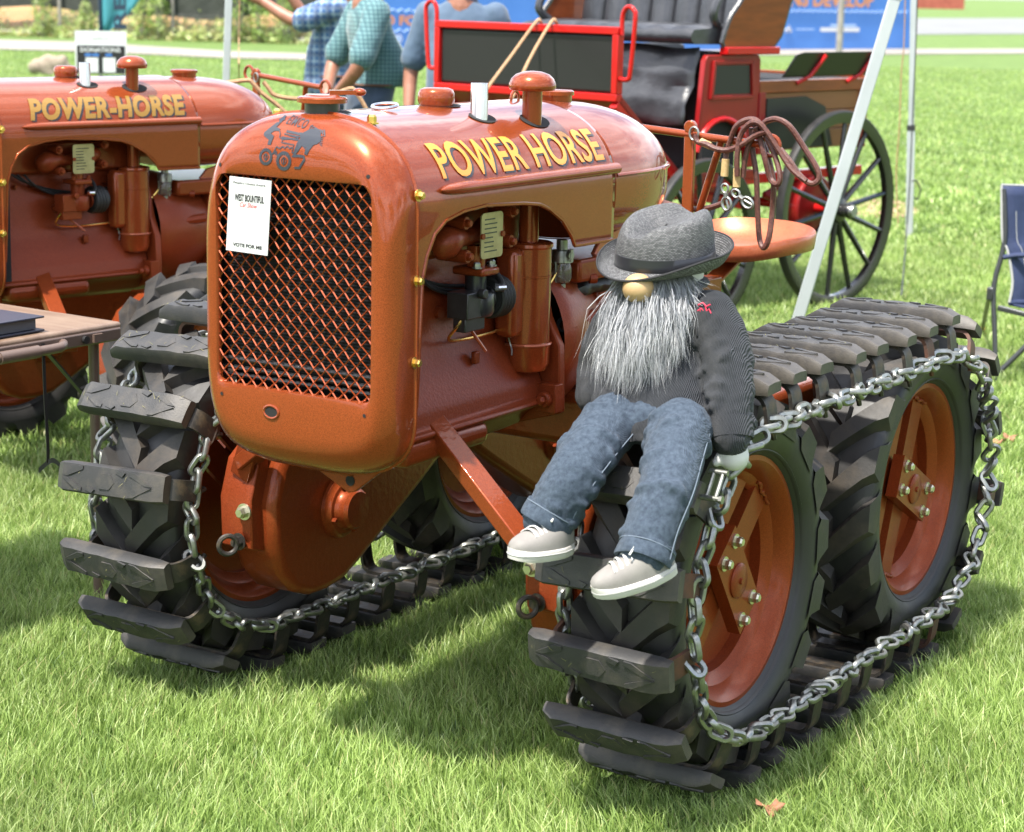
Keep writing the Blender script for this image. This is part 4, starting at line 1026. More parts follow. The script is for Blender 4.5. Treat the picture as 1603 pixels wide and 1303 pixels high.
def cyclist(u, v, s):
    c_ = on_banner(u, v); b = MB()
    for dx in (-.5, .5): b.tube([c_+bnn*.004+bd*s*(dx+.32*cos(t))+Vector((0,0,s*.32*sin(t))) for t in np.linspace(0,2*pi,17)[:-1]], s*.07, n=4, closed=True)
    b.tube([c_+bnn*.004+bd*s*x+Vector((0,0,s*z)) for x, z in ((-.5,0),(-.1,.45),(.3,.4),(.5,0),(.0,0),(-.1,.45))], s*.08, n=4)
    b.cyl(c_+bnn*.004+bd*s*.12+Vector((0,0,s*.75)), c_+bnn*.010+bd*s*.12+Vector((0,0,s*.75)), s*.16, n=10); b.build('cyclist_logo', 'white', ban)
cyclist(649, 63, .14); cyclist(1234, 48, .16)
for u0, u1, v0, v1 in ((1246,1275,45,47),(1284,1345,42,51),(1300,1340,38,42)):
    p, q = on_banner(u0, v1), on_banner(u1, v1); t = on_banner(u0, v0); h = (t-p).z
    if v1-v0 > 5: flat_text('Smith & Trail', p, bd, (0,0,1), width=(q-p).length, height=h, mt='white', parent=ban, lift=.004, bold=.02) if False else MB().box(p+bd*(q-p).length/2+Vector((0,0,h/2)), ((q-p).length, .006, h*.7), Matrix((bd, bnn, Vector((0,0,1)))).transposed()).build('logo_bar', 'white', ban)
    else: MB().box(p+bd*(q-p).length/2+Vector((0,0,h/2)), ((q-p).length, .006, max(h, .02)), Matrix((bd, bnn, Vector((0,0,1)))).transposed()).build('logo_bar', 'bannerlight', ban)
p = at_z(1313, 88, GZ); b = MB().cyl(p, p+Vector((0,0,3.2)), .085, .08, n=12); tag(b.build('post', 'grey'), 'plain grey post standing in front of the blue banner', 'post')
# far red building edge beyond the road
p = at_z(1467, 14, GZ); b = MB().box(p+Vector((0,0,1.6)), (5.2,3,3.2), Matrix.Rotation(YAW,3,'Z')); M['brick'] = mat('red_brick', (.33,.09,.06), .85, col2=(.25,.06,.04), vscale=2)
rb = empty('brick_building', p); tag(rb, 'low red brick building far beyond the road', 'building')
w_ = b.build('wall', 'brick', rb); w_.location = -p
MB().box(Vector((0,0,3.3)), (5.8,3.6,.25), Matrix.Rotation(YAW,3,'Z')).build('roof', 'grey', rb)
# ------------------------------------------------------------------ feather flag, sign board, boulder
fp = at_d(156, 20, 27.0); fp.z = GZ
fr = Vector((cos(YAW+.2), sin(YAW+.2), 0)); M['teal'] = mat('teal_flag', (.035, .20, .25), .6, col2=(.05, .25, .30), vscale=2); M['tealdark'] = mat('flag_edge_navy', (.012, .03, .06), .6)
flag = empty('feather_flag', fp); tag(flag, 'teal feather flag with dark upright letters behind the sign board', 'flag')
MB().tube([(0,0,0),(0,0,1.4),(0,0,2.8),fr*.12+Vector((0,0,3.5)),fr*.42+Vector((0,0,3.9))], [.018,.016,.014,.01,.006], n=8).build('pole', 'tealdark', flag)
b = MB(); rg = []
for i in range(25):
    t = i/24; z = .86+2.95*t; w1 = .035; wr = .56*min(1, (t/.17)**.6) if t < .17 else .56*(1-max(0, t-.72)**2*5.5)
    x0 = w1 if t < .8 else w1+.12*((t-.8)/.2)**2*2.5
    rg.append([fr*(x0+(max(wr, .08)-x0)*k/6)+Vector((0,0,z))+Vector((fr.y,-fr.x,0))*.02*sin(k*1.2+t*6) for k in range(7)])
b.loft(rg, ring=False); o = b.build('flag_cloth', 'teal', flag); sm = o.modifiers.new('thickness', 'SOLIDIFY'); sm.thickness = .004
rg = [[fr*.012+Vector((0,0,z)), fr*.05+Vector((0,0,z))] for z in np.linspace(.86, 3.4, 8)]
o = MB().loft(rg, ring=False).build('flag_sleeve', 'tealdark', flag); sm = o.modifiers.new('thickness', 'SOLIDIFY'); sm.thickness = .02
q = at_d(198, 46, 27.0)-fp; nn_ = Vector((fr.y,-fr.x,0))
flat_text('RE', q+nn_*.03, (0,0,1), -fr, height=.155, mt='tealdark', parent=flag, bold=.03, lift=.01, width=.42)
sp_ = at_d(158, 80, 20.0); sr = Vector((cos(YAW+.2), sin(YAW+.2), 0)); sn = Vector((sr.y, -sr.x, 0)); sg = empty('sign_board', (sp_.x, sp_.y, GZ)); tag(sg, 'white and black donations sign board on thin legs', 'sign')
zb, zt = sp_.z-.215-GZ, sp_.z+.185-GZ
Rm = Matrix((sr, -sn, Vector((0,0,1)))).transposed()
MB().box((0,0,(zb+zt)/2), (.475,.012,zt-zb), Rm).build('board', 'white', sg)
MB().box(sn*.008+Vector((0,0,zb+.135)), (.445,.004,.26), Rm).build('black_panel', 'ink', sg)
for dx in (-.085, .075): MB().box(sn*.012+sr*dx+Vector((0,0,zb+.085)), (.115,.004,.135), Rm).build('paper_sheet', 'white', sg)
flat_text('DONATIONS', sn*.012-sr*.19+Vector((0,0,zb+.205)), sr, (0,0,1), width=.37, height=.042, mt='white', parent=sg, bold=.02)
for dx in (-.12, -.05, .07): MB().box(sn*.012+sr*dx+Vector((0,0,zb+.178)), (.06,.004,.02), Rm).build('printed_bar', 'bannerblue', sg)
flat_text('EIMCO', sn*.008-sr*.075+Vector((0,0,zt-.085)), sr, (0,0,1), width=.15, height=.03, mt='printgrey', parent=sg)
for dx in (-.2, .2): MB().cyl(sr*dx+Vector((0,0,0)), sr*dx+Vector((0,0,zb)), .012, n=8).build('leg', 'grey', sg)
rk = at_z(82, 117, GZ); b = MB(); b.sphere((0,0,.10), 1, n=22, k=14, sc=(.34,.2,.2))
b.v = [tuple(Vector(v)*(1+.35*(noise.noise(Vector(v)*5)))) for v in b.v]
M['stone'] = mat('pale_stone', (.30,.25,.19), .9, col2=(.2,.16,.12), vscale=8, bump=(20,.6,.03)); o = b.build('boulder', 'stone'); o.location = (rk.x, rk.y, GZ); o.rotation_euler = (0,0,YAW); tag(o, 'pale brown boulder lying on the lawn before the path', 'rock')

# ------------------------------------------------------------------ trees round the rest of the lawn (they show in the paint)
M['bark'] = mat('bark', (.10,.075,.055), .9, col2=(.16,.12,.09), vscale=6, bump=(20,.8,.03))
def tree_meshes(seed):
    rr = np.random.default_rng(seed); b = MB(); ends = []
    b.tube([(0,0,0),(.05,.02,1.6),(.0,.1,3.2),(.1,.05,5.0)], [.24,.18,.14,.08], n=9)
    for k in range(9):
        a = 2*pi*k/9+rr.uniform(-.3,.3); h0 = rr.uniform(1.9,4.4); l = rr.uniform(1.6,2.9)*(1-.1*(h0-2)); e = Vector((cos(a)*l, sin(a)*l, h0+rr.uniform(.8,2.2)))
        b.tube([(0,.05,h0), Vector((cos(a)*l*.5, sin(a)*l*.5, h0+.5)), e], [.075,.05,.02], n=6); ends += [e, e*.72+Vector((0,0,1.2))]
    ends += [Vector((0,0,6.2)), Vector((.5,.3,5.4)), Vector((-.5,-.2,5.6))]
    pts = []
    for e in ends:
        s_ = rr.uniform(.55,1.05)
        for q in rr.normal(0,1,(120,3)): q = q/np.linalg.norm(q)*s_*rr.random()**.35*np.array([1.2,1.2,.85]); pts.append(tuple(np.array(e)+q))
    return b, pts
for v_ in range(2):
    tb_, pts = tree_meshes(20+v_); trunk = tb_.mesh('trunk', 'bark'); crown = None
    for k, (th, rad, sc_) in enumerate([(18,30,1.5),(-4,34,1.7),(-28,29,1.4),(-52,36,1.8),(-76,31,1.5),(-101,35,1.7),(-127,29,1.5),(-151,33,1.6),(-176,30,1.5),(43,34,1.7)]):
        if k % 2 != v_: continue
        tr = empty('leafy_tree', (rad*cos(R(th)), rad*sin(R(th)), GZ), rng.uniform(0,6.28), sc_); tag(tr, 'broad leafy green tree at the edge of the lawn behind the photographer', 'tree', 'trees round the lawn')
        obj('trunk', trunk, tr)
        if crown is None: crown = leaf_cloud('crown', pts, .26, 'blade', .22, None, parent=tr).data
        else: obj('crown', crown, tr)
# ------------------------------------------------------------------ award card clipped to the grille
TL, TR, BL = Vector((-.080,-.578,1.178)), Vector((.020,-.578,1.1755)), Vector((-.0885,-.580,1.038))
cux = (TR-TL).normalized(); cuy = (TL-BL).normalized(); cw, ch = (TR-TL).length, (TL-BL).length
card = MB().prism([BL, BL+cux*cw, BL+cux*cw+cuy*ch, BL+cuy*ch], (0,.0012,0)).build('award_card', 'card', smooth=False); tag(card, 'white voting card reading VOTE FOR ME stuck on the grille', 'card')
def ctext(t, x, y, w_, h, mt='print', **kw): flat_text(t, BL+cux*cw*x+cuy*ch*y, cux, cuy, width=cw*w_, height=ch*h, mt=mt, parent=card, lift=.0006, **kw)
ctext("People's Choice Award", .10, .905, .76, .036, bold=.015); ctext('THE ANNUAL CITY OF', .27, .835, .46, .012, 'printgrey')
ctext('WEST BOUNTIFUL', .15, .685, .70, .095, bold=.03); ctext('Car Show', .28, .61, .42, .062, 'printred', shear=.35); ctext('VOTE FOR ME', .16, .07, .70, .048, bold=.03)
# ------------------------------------------------------------------ folding table, binder, strap
tc_ = at_z(191, 503, .70); ta = Vector((-.05,-.999,0)).normalized(); tb = Vector((-.999,.05,0)).normalized(); La, Lb = 1.22, .62
tbl = empty('folding_table', (tc_.x, tc_.y, GZ)); tag(tbl, 'brown plastic folding table with carrying handle beside the lugged tyres', 'table')
hz = .70-GZ; RT = Matrix((ta, tb, Vector((0,0,1)))).transposed(); T = lambda a_, b_, z: ta*a_+tb*b_+Vector((0,0,z))
MB().box(T(La/2, Lb/2, hz-.012), (La, Lb, .022), RT).build('table_top', 'tabletop', tbl, bevel=.008, seg=3)
b = MB().box(T(La/2, .008, hz-.030), (La-.01, .022, .034), RT); b.box(T(La/2, Lb-.008, hz-.03), (La-.01,.022,.034), RT); b.box(T(.008, Lb/2, hz-.030), (.022, Lb-.01, .034), RT); b.box(T(La-.008, Lb/2, hz-.03), (.022, Lb-.01, .034), RT)
b.build('apron', 'tableedge', tbl, bevel=.005)
P = [T(.20,-.004,hz-.03), T(.22,-.022,hz-.032), T(.26,-.026,hz-.034), T(.46,-.026,hz-.034), T(.50,-.022,hz-.032), T(.52,-.004,hz-.03)]
hd_ = MB().tube(smooth_path(P, 4), .012, n=10).build('handle', 'tableedge', tbl)
MB().tube([T(.30,-.026,hz-.034), T(.42,-.026,hz-.034)], .0155, n=12).build('grip', 'tableedge', hd_)
MB().cyl(T(.13,-.004,hz-.03), T(.13,-.012,hz-.03), .010, n=12).build('latch', 'black', tbl); MB().box(T(.09,-.008,hz-.03),(.03,.008,.02),RT).build('latch_hook', 'tableedge', tbl)
for a_ in (.05, La-.05):
    for b_ in (.05, Lb-.05):
        MB().cyl(T(a_, b_, 0), T(a_, b_, hz-.03), .0135, n=12).build('leg', 'tableedge', tbl)
for b_ in (.05, Lb-.05): MB().beam(T(.05,b_,hz-.22), T(.22,b_,hz-.04), .016, .004).build('brace', 'chairtube', tbl)
bk = at_z(63, 512, .712); bt = empty('binder', (bk.x, bk.y, .70)); tag(bt, 'thick dark blue binder lying on the folding table', 'book')
ba = Vector((-.02,-1,0)).normalized(); bb = Vector((-1,.02,0)); RB = Matrix((ba, bb, Vector((0,0,1)))).transposed()
MB().box(ba*.12+bb*.15+Vector((0,0,.020)), (.225,.285,.024), RB).build('pages', 'paper', bt)
MB().box(ba*.12+bb*.15+Vector((0,0,.004)), (.26,.31,.005), RB).build('cover', 'book', bt, bevel=.0015); MB().box(ba*.12+bb*.15+Vector((0,0,.036)), (.26,.31,.005), RB).build('cover', 'book', bt, bevel=.0015)
MB().box(ba*.12+bb*.302+Vector((0,0,.020)), (.26,.006,.036), RB).build('spine', 'book', bt)
st_ = T(.27,-.012,hz-.05)+Vector((tc_.x, tc_.y, GZ)); strap = empty('strap', st_); tag(strap, 'thin black strap hanging from the table handle', 'strap')
b = MB(); P = smooth_path([(0,0,.03),(.002,0,-.1),(.004,.003,-.22),(.003,.002,-.262)], 5); sd = ta
b.loft([[p-sd*.0045, p+sd*.0045, p+sd*.0045+tb*.002, p-sd*.0045+tb*.002] for p in P]); b.build('webbing', 'nylon', strap)
b = MB(); P = smooth_path([Vector((.003,.002,-.262))-rgt*.022+Vector((0,0,-.02)), Vector((.003,.002,-.262)), rgt*.018+Vector((0,0,-.256)), rgt*.034+Vector((0,0,-.270)), rgt*.03+Vector((0,0,-.282))], 5)
b.loft([[p-tb*.0-Vector((0,0,.006)), p+Vector((0,0,.006)), p+Vector((0,0,.006))+tb*.002, p-Vector((0,0,.006))+tb*.002] for p in P]); b.build('knot', 'nylon', strap)
# ------------------------------------------------------------------ tent poles and cords
def pole(p0, p1, w_, label, joint=None):
    r_ = empty('tent_pole', p0); tag(r_, label, 'tent pole', 'tent poles'); v = Vector(p1)-Vector(p0); up_ = (CAM-Vector(p0)); up_.z = 0
    k = joint or .55
    MB().beam((0,0,0), v*k, w_, w_, up=up_).build('lower_tube', 'alu', r_, bevel=.004)
    MB().beam(v*(k-.02), v, w_*.80, w_*.80, up=up_).build('upper_tube', 'alu', r_, bevel=.004)
    MB().beam(v*(k-.012), v*(k+.004), w_*1.12, w_*1.12, up=up_).build('collar', 'blackmatt' if joint and joint < .5 else 'alu', r_)
    MB().box((0,0,.005), (w_*2,w_*2,.01)).build('foot_plate', 'zinc', r_)
    return r_
p0 = at_z(1423, 372, GZ); dd = (p0-CAM).length
p1 = p0+(at_d(1431, 0, dd)-at_d(1424, 366, dd))*1.45; pole(p0, p1, .050, 'upright white tent pole standing on the open lawn past the carriage', .33)
p0 = at_z(1203, 655, GZ); dd = (p0-CAM).length; q0 = at_d(1258, 470, dd); q1 = at_d(1400, 0, dd); k = (q1-q0).normalized(); p0 = q0-k*((q0.z-GZ)/k.z)
pole(p0, q1+k*.6, .044, 'slanting white tent pole crossing in front of the carriage wheel', .74)
dd = 11.7; q0 = at_d(354, 125, dd); q1 = at_d(358, 0, dd); k = (q1-q0).normalized(); pole(q0-k*((q0.z-GZ)/k.z), q1+k*1.2, .040, 'white tent pole standing behind the second tractor near the fence', .8)
def cord(name, P, r_, mt, label, n=5):
    o = MB().tube(smooth_path(P, 6), r_, n=6).build(name, mt); return tag(o, label, 'cord', 'thin cords on the tent poles')
dd = 12.8; cord('guy_cord', [at_d(1438,-60,dd),at_d(1434,60,dd),at_d(1428,200,dd),at_d(1424,290,dd),at_d(1418,380,dd),at_z(1410,478,GZ)+Vector((0,0,.05))], .004, 'nylon', 'black guy cord running down beside the upright tent pole')
o = MB().tube(smooth_path([at_d(1427,285,dd),at_d(1434,283,dd),at_d(1441,297,dd),at_d(1436,312,dd),at_d(1431,308,dd)],5), .005, n=6).build('cord_end', 'nylon'); tag(o, 'knotted loose end of black cord at the upright tent pole', 'cord')
dd = 12.0; cord('twine', [at_d(1418,-40,dd),at_d(1415,70,dd),at_d(1411,115,dd),at_d(1408,200,dd),at_d(1403,270,dd),at_d(1406,350,dd)], .0035, 'rope', 'thin tan twine hanging between the slanting and the upright tent pole')
dd = 11.9; cord('twine', [at_d(376,-40,dd),at_d(374,60,dd),at_d(374,128,dd),at_z(374,205,GZ)+Vector((0,0,.03))], .004, 'rope', 'thin reddish cord hanging beside the tent pole behind the second tractor')
# ------------------------------------------------------------------ camp chair
cf = at_z(1559, 597, GZ); dc = (cf-CAM).length
ch_ = empty('camp_chair', cf); tag(ch_, 'navy blue canvas camp chair with grey tubular frame', 'chair')
q = lambda u, v, dz=0: at_d(u, v, dc+dz)-cf
side = (rgt*.80+Vector((look.x, look.y, 0)).normalized()*.25).normalized()*.56
for s_ in (Vector((0,0,0)), side):
    MB().tube(smooth_path([q(1571,296), q(1572,380), q(1556,447), q(1557,520), Vector((0,0,0))],4), .011, n=10).tube([q(1556,585)], .01) if False else MB().tube([p+s_ for p in smooth_path([q(1571,296), q(1572,380), q(1556,447), q(1557,520), Vector((0,0,.0))],4)], .011, n=10).build('upright_leg', 'chairtube', ch_)
    bf = at_z(1537, 523, GZ)-cf
    MB().tube([q(1549,463)+s_, bf+s_+Vector((0,0,.02))], .010, n=10).build('back_leg', 'chairtube', ch_)
    MB().cyl(bf+s_, bf+s_+Vector((0,0,.03)), .022, .014, n=12).build('foot_cap', 'yellow', ch_)
    MB().box(q(1551,460)+s_, (.03,.03,.055)).build('hinge', 'chairtube', ch_, bevel=.006)
    fr_ = Vector((-fn.x, -fn.y, 0)) if False else Vector((.45,.75,0)).normalized()
    MB().beam(q(1562,482)+s_, q(1562,482)+s_+Vector((.30,.05,-.05)), .022, .022).build('seat_rail', 'chairtube', ch_, bevel=.004)
    MB().tube([q(1562,585)+s_, q(1603,545)+s_, q(1640,500)+s_], .011, n=10).build('cross_leg', 'chairtube', ch_)
    MB().tube([q(1570,403)+s_, q(1590,400)+s_, q(1680,398)+s_], .016, n=10, flat=.7).build('armrest', 'navy', ch_)
bk0 = [q(1568,291), q(1569,372), q(1577,392), q(1585,440), q(1580,474)]
b = MB(); rg = []
for i, p in enumerate(smooth_path(bk0, 4)):
    t = i/16; rg.append([p+side*(k/8)*(1 if t < .75 else 1)+Vector((look.x,look.y,0))*.035*sin(pi*k/8)+Vector((0,0,-.01*sin(pi*k/8))) for k in range(9)])
sel = MB().loft(rg, ring=False)
o = sel.build('back_cloth', 'navy', ch_); sm = o.modifiers.new('thickness', 'SOLIDIFY'); sm.thickness = .006
MB().tube([r_[0]+(CAM-cf).normalized()*.004 for r_ in rg], .0055, n=6).build('piping', 'greytrim', ch_); MB().tube([r_[1]+(CAM-cf).normalized()*.004 for r_ in rg[2:13]], .004, n=6).build('piping', 'greytrim', ch_)
MB().tube([p+Vector((0,0,.004)) for p in rg[0]], .005, n=6).build('piping', 'greytrim', ch_)
s0 = q(1580,474); b = MB().loft([[s0+Vector((.30,.05,-.04))*t+side*(k/6)-Vector((0,0,.03*sin(pi*k/6))) for k in range(7)] for t in (0,.5,1)], ring=False); o = b.build('seat_cloth', 'navy', ch_); sm = o.modifiers.new('thickness', 'SOLIDIFY'); sm.thickness = .012
MB().tube([s0, s0+side], .012, n=8).build('seat_edge', 'navy', ch_)
# ------------------------------------------------------------------ reins coiled over the cross bar
def px_path(L, y0=1.0, dy=.02, sd=1):
    rr = random.Random(sd); return [at_y(u, v, y0+rr.uniform(-dy, dy)) for u, v in L]
def braid(name, P, r_, mt, parent):
    P = smooth_path(P, 8); b = MB(); b.tube(P, r_, n=8)
    b.build(name, mt, parent)
    # lacing that winds round the strand
    L = 0; W_ = []
    for i in range(len(P)-1):
        t = (P[i+1]-P[i]); a, c_, _ = basis(t)
        for k in range(3):
            f = k/3; ang = L*1.0+f*t.length/.022*2*pi*.5; W_.append(P[i].lerp(P[i+1], f)+(a*cos(ang)+c_*sin(ang))*r_*.93)
        L += t.length/.022*pi
    return W_
rein = empty('rein', (.285, 1.02, 1.17)); tag(rein, 'dark brown braided leather rein looped over the cross bar', 'rein'); ro = Vector((.285,1.02,1.17))
RP = [[(1088,212),(1092,222),(1106,226),(1120,233),(1140,235),(1162,226),(1182,213),(1200,206)],
      [(1135,259),(1137,242),(1143,221),(1152,199),(1169,188),(1187,191),(1201,218),(1214,247),(1221,276),(1217,289),(1206,280),(1198,250),(1190,218),(1182,200)],
      [(1194,196),(1202,189),(1218,187),(1237,199),(1258,230),(1278,262),(1282,280),(1270,288),(1252,275),(1236,252),(1214,226),(1190,203),(1178,193)],
      [(1176,200),(1178,235),(1184,276),(1186,330),(1189,374),(1196,388),(1204,371),(1209,330),(1211,290),(1204,252),(1190,212),(1184,198)],
      [(1154,276),(1154,244),(1159,213),(1172,195),(1186,192),(1200,206),(1222,240),(1240,266),(1262,284)],
      [(1163,278),(1166,252),(1173,224),(1184,202)],
      [(1025,312),(1048,320),(1090,328),(1128,320),(1140,308),(1150,296)]]
for i, L in enumerate(RP):
    y0 = .995+.012*(i % 4) if i < 6 else 1.05
    braid('strand', [p-ro for p in px_path(L, y0, .006, i)], .0072, 'reins', rein)
for (u0, v0, u1, v1) in ((1097,222,1112,229), (1136,249,1134,276), (1154,264,1153,293)):
    MB().cyl(at_y(u0,v0,1.0)-ro, at_y(u1,v1,1.0)-ro, .0095, n=12).build('whipping', 'whip', rein)
def snap(u, v, ang):
    c_ = at_y(u, v, .99)-ro; b = MB(); e1 = Vector((cos(ang),0,sin(ang))); e2 = Vector((-sin(ang),0,cos(ang)))
    b.tube([c_+e1*.009*cos(t)+e2*.011*sin(t) for t in np.linspace(0,2*pi,17)[:-1]], .003, n=6, closed=True)
    b.cyl(c_-e2*.012, c_-e2*.024, .006, n=8); b.tube([c_-e2*.030+e1*.012*cos(t)+e2*-.016*sin(t)-e2*.008 for t in np.linspace(0,2*pi,17)[:-1]], .0035, n=6, closed=True); b.tube([c_-e2*.028, c_-e2*.052+e1*.004], .003, n=6)
    b.build('snap_hook', 'zinc', rein); rein.children[-1].scale = (1,1,1)
snap(1135, 295, .15); snap(1152, 303, 1.0)
# rope on the second tractor's bar and ropes over the carriage dash
d2 = (tractor2.matrix_basis @ Vector((.06,.80,1.26))-CAM).length
rp2 = empty('rope', at_d(460,150,d2)); tag(rp2, 'tan braided rope strung through the rings of the second tractor', 'rope')
ro2 = at_d(460,150,d2)
for L in ([(340,132),(362,129),(388,126),(396,131),(410,146),(432,163),(455,184)], [(412,128),(420,138),(428,148),(445,153),(470,155),(500,153),(525,147),(548,139),(556,143),(566,158),(574,172)]):
    MB().tube(smooth_path([at_d(u,v,d2-.03)-ro2 for u,v in L],6), .0075, n=7).build('strand', 'rope', rp2)
# ------------------------------------------------------------------ carriage
W0 = at_z(1297, 481, GZ); RZC = R(-11)
car = empty('carriage', W0, RZC); tag(car, 'red horse carriage with black leather seat and dark front panel', 'carriage')
x0, x1 = -1.34, -.17; xm = (x0+x1)/2
fr_ = MB()
for z in (1.08, 1.378): fr_.box((xm,-1.5,z),(x1-x0,.045,.034))
for x in (x0+.017, x1-.017): fr_.box((x,-1.5,1.229),(.034,.045,.264))
fr_.build('dash_frame', 'red', car, bevel=.004)
MB().box((xm,-1.492,1.229),(x1-x0-.066,.03,.266)).build('dash_panel', 'darkpanel', car, bevel=.014, seg=2)
for s_, x in ((1,x1), (-1,x0)):
    P = [(x+s_*.005,-1.5,1.36),(x+s_*.005,-1.5,1.44),(x+s_*.02,-1.5,1.475),(x+s_*.045,-1.5,1.485),(x+s_*.07,-1.5,1.47),(x+s_*.08,-1.5,1.43),(x+s_*.060,-1.5,1.20),(x+s_*.045,-1.5,1.165),(x+s_*.0,-1.5,1.165)]
    MB().tube(smooth_path(P,5), .011, n=10).build('dash_handle', 'red', car)
MB().prism([(x0,-1.50,1.06),(x1,-1.50,1.06),(x1,-1.06,.70),(x0,-1.06,.70)], (0,.02,.025)).build('toe_board', 'darkred', car)
for x in (x0+.02,x1-.02): MB().beam((x,-1.51,1.055),(x,-1.04,.675),.04,.05).build('toe_rail', 'red', car, bevel=.004)
MB().box((xm,-.76,.685),(x1-x0,.62,.05)).build('floor', 'darkred', car, bevel=.004); MB().box((xm,-.85,.713),(x1-x0-.1,.42,.012)).build('floor_mat', 'carpet', car)
for x in (x0+.03, x1-.03): MB().beam((x,-1.06,.66),(x,.5,.66),.05,.05).build('sill', 'red', car, bevel=.004)
b = MB(); rg = []
for i in range(9):
    t = i/8; z = 1.30-.36*t; y = -.86-.11*t+.012*sin(i*1.9); rg.append([(x0+.08+(x1-x0-.13)*k/14, y+.012*sin(k*1.3+i*.8), z+.008*sin(k*.9)) for k in range(15)])
b.loft(rg, ring=False); o = b.build('seat_apron', 'leather', car); sm = o.modifiers.new('thickness','SOLIDIFY'); sm.thickness = .006
MB().box((xm,-.70,1.0),(x1-x0-.08,.26,.55)).build('seat_box', 'carpet', car)
def body_side(x, s_):
    # side wall with a raised frame, dark pane and an arch for the turning wheel
    P = [(-.93,.72),(-.88,1.24),(-.86,1.265),(-.46,1.265),(-.44,1.24),(-.44,.72),(-.52,.72)]
    for k in range(9): t = R(20+140*k/8); P.append((-.73+.20*cos(t), .76+.20*sin(t)))
    P.append((-.92,.72))
    w_ = MB().prism([(x,y,z) for y,z in P], (-s_*.03,0,0)).build('body_side', 'darkred', car, bevel=.004)
    MB().prism([(x+s_*.004,y,z) for y,z in ((-.80,1.215),(-.535,1.215),(-.52,1.08),(-.815,1.08))], (-s_*.01,0,0)).build('side_pane', 'darkpanel', w_)
    fr2 = MB(); C = [(-.815,1.23),(-.52,1.23),(-.505,1.065),(-.83,1.065)]
    for (a,b_),(c_,d_) in zip(C, C[1:]+C[:1]): fr2.beam((x+s_*.006,a,b_),(x+s_*.006,c_,d_),.018,.016,up=(1,0,0),ext=.006)
    fr2.build('pane_frame', 'darkred', w_, bevel=.002)
    MB().tube([(x+s_*.005,-.73+.205*cos(t),.76+.205*sin(t)) for t in np.linspace(R(15),R(165),15)], .014, n=8).build('arch_rim', 'red', w_)
body_side(x1, 1); body_side(x0, -1)
# seat
b = MB(); rg = []
for k in range(29):
    x = x0+.03+(x1-x0-.06)*k/28; pu = .016*abs(sin(pi*k/28*7))
    rg.append([(x,-.93,1.315),(x,-.955,1.335),(x,-.955,1.362),(x,-.935,1.382+pu),(x,-.7,1.395+pu),(x,-.46,1.385+pu),(x,-.45,1.31)])
b.loft(rg, cap0=True, cap1=True); b.build('seat_cushion', 'leather', car, 60)
nb = 7
for k in range(nb):
    xa = x0+.05+(x1-x0-.10)*k/nb; xb = x0+.05+(x1-x0-.10)*(k+1)/nb-.004; b = MB(); rg = []
    for i in range(9):
        t = i/8; x = xa+(xb-xa)*t; pu = .03*math.sqrt(max(0, 1-(2*t-1)**2)); rg.append([(x,-.50-pu,1.37),(x,-.47-pu*1.2,1.55),(x,-.40-pu,1.78),(x,-.38,1.80),(x,-.37,1.78),(x,-.45,1.37)])
    b.loft(rg, cap0=True, cap1=True); b.build('back_pleat', 'leather', car, 60)
for x, s_ in ((x1-.005,1),(x0+.005,-1)):
    P = [(-.74,1.285),(-.36,1.30),(-.26,1.50),(-.16,1.72),(-.20,1.80),(-.40,1.82),(-.56,1.62),(-.66,1.50),(-.73,1.42)]
    P = [(p.y, p.z) for p in smooth_path([(0,y,z) for y,z in P], 3, closed=True)]
    w_ = MB().prism([(x+s_*.03*max(0,(z-1.3))*2,y,z) for y,z in P], (s_*.022,0,0)).build('seat_end', 'wood', car, bevel=.005)
    MB().tube([(x+s_*.03*max(0,(z-1.3))*2+s_*.01,y,z+.004) for y,z in P], .014, n=8, closed=True).build('seat_end_rim', 'leather', w_)
    MB().box((x+s_*.02,-.55,1.285),(.05,.42,.035)).build('seat_rail', 'red', car, bevel=.004)
    MB().tube(smooth_path([(x-s_*.04,-.74,1.40),(x-s_*.02,-.80,1.46),(x-s_*.02,-.72,1.56),(x-s_*.02,-.5,1.60)],5), .022, n=8).build('arm_pad', 'leather', car)
# rear body of varnished wood
for x, s_ in ((x1,1),(x0,-1)):
    MB().box((x-s_*.015,.03,1.107),(.035,.94,.06)).build('side_rail', 'wood', car, bevel=.004)
    for y in (-.42,.47): MB().box((x-s_*.012,y,.93),(.04,.05,.30)).build('side_post', 'darkred', car, bevel=.003)
    for k in range(3): MB().box((x-s_*.02,.03,1.03-.095*k),(.02,.86,.092)).build('side_board', 'wood_pale', car, bevel=.003)
    MB().prism([(x+s_*.004,-.38,1.05),(x+s_*.004,-.05,1.055),(x+s_*.004,.12,1.0),(x+s_*.004,.2,.80),(x+s_*.004,-.38,.80)], (-s_*.01,0,0)).build('mudguard', 'darkpanel', car)
    # bench back along the side, leaning outward on two red irons
    MB().prism([(x+s_*.02,-.30,1.15),(x+s_*.02,.50,1.15),(x+s_*.07,.52,1.262),(x+s_*.07,.46,1.272),(x+s_*.07,-.20,1.272),(x+s_*.07,-.26,1.262)], (s_*.018,0,.006)).build('bench_back', 'darkpanel', car, bevel=.006)
    for y in (-.08,.36): MB().tube([(x+s_*.004,y-.06,1.12),(x+s_*.045,y,1.16),(x+s_*.098,y+.05,1.262)], .011, n=8).build('bench_iron', 'red', car)
MB().box((xm,.03,.82),(x1-x0-.04,.92,.06)).build('bed', 'darkred', car); MB().box((xm,.03,1.13),(x1-x0-.02,.9,.012)).build('bed_carpet', 'carpet', car)
MB().box((xm,.49,1.0),(x1-x0,.03,.30)).build('tail_gate', 'wood', car, bevel=.004)
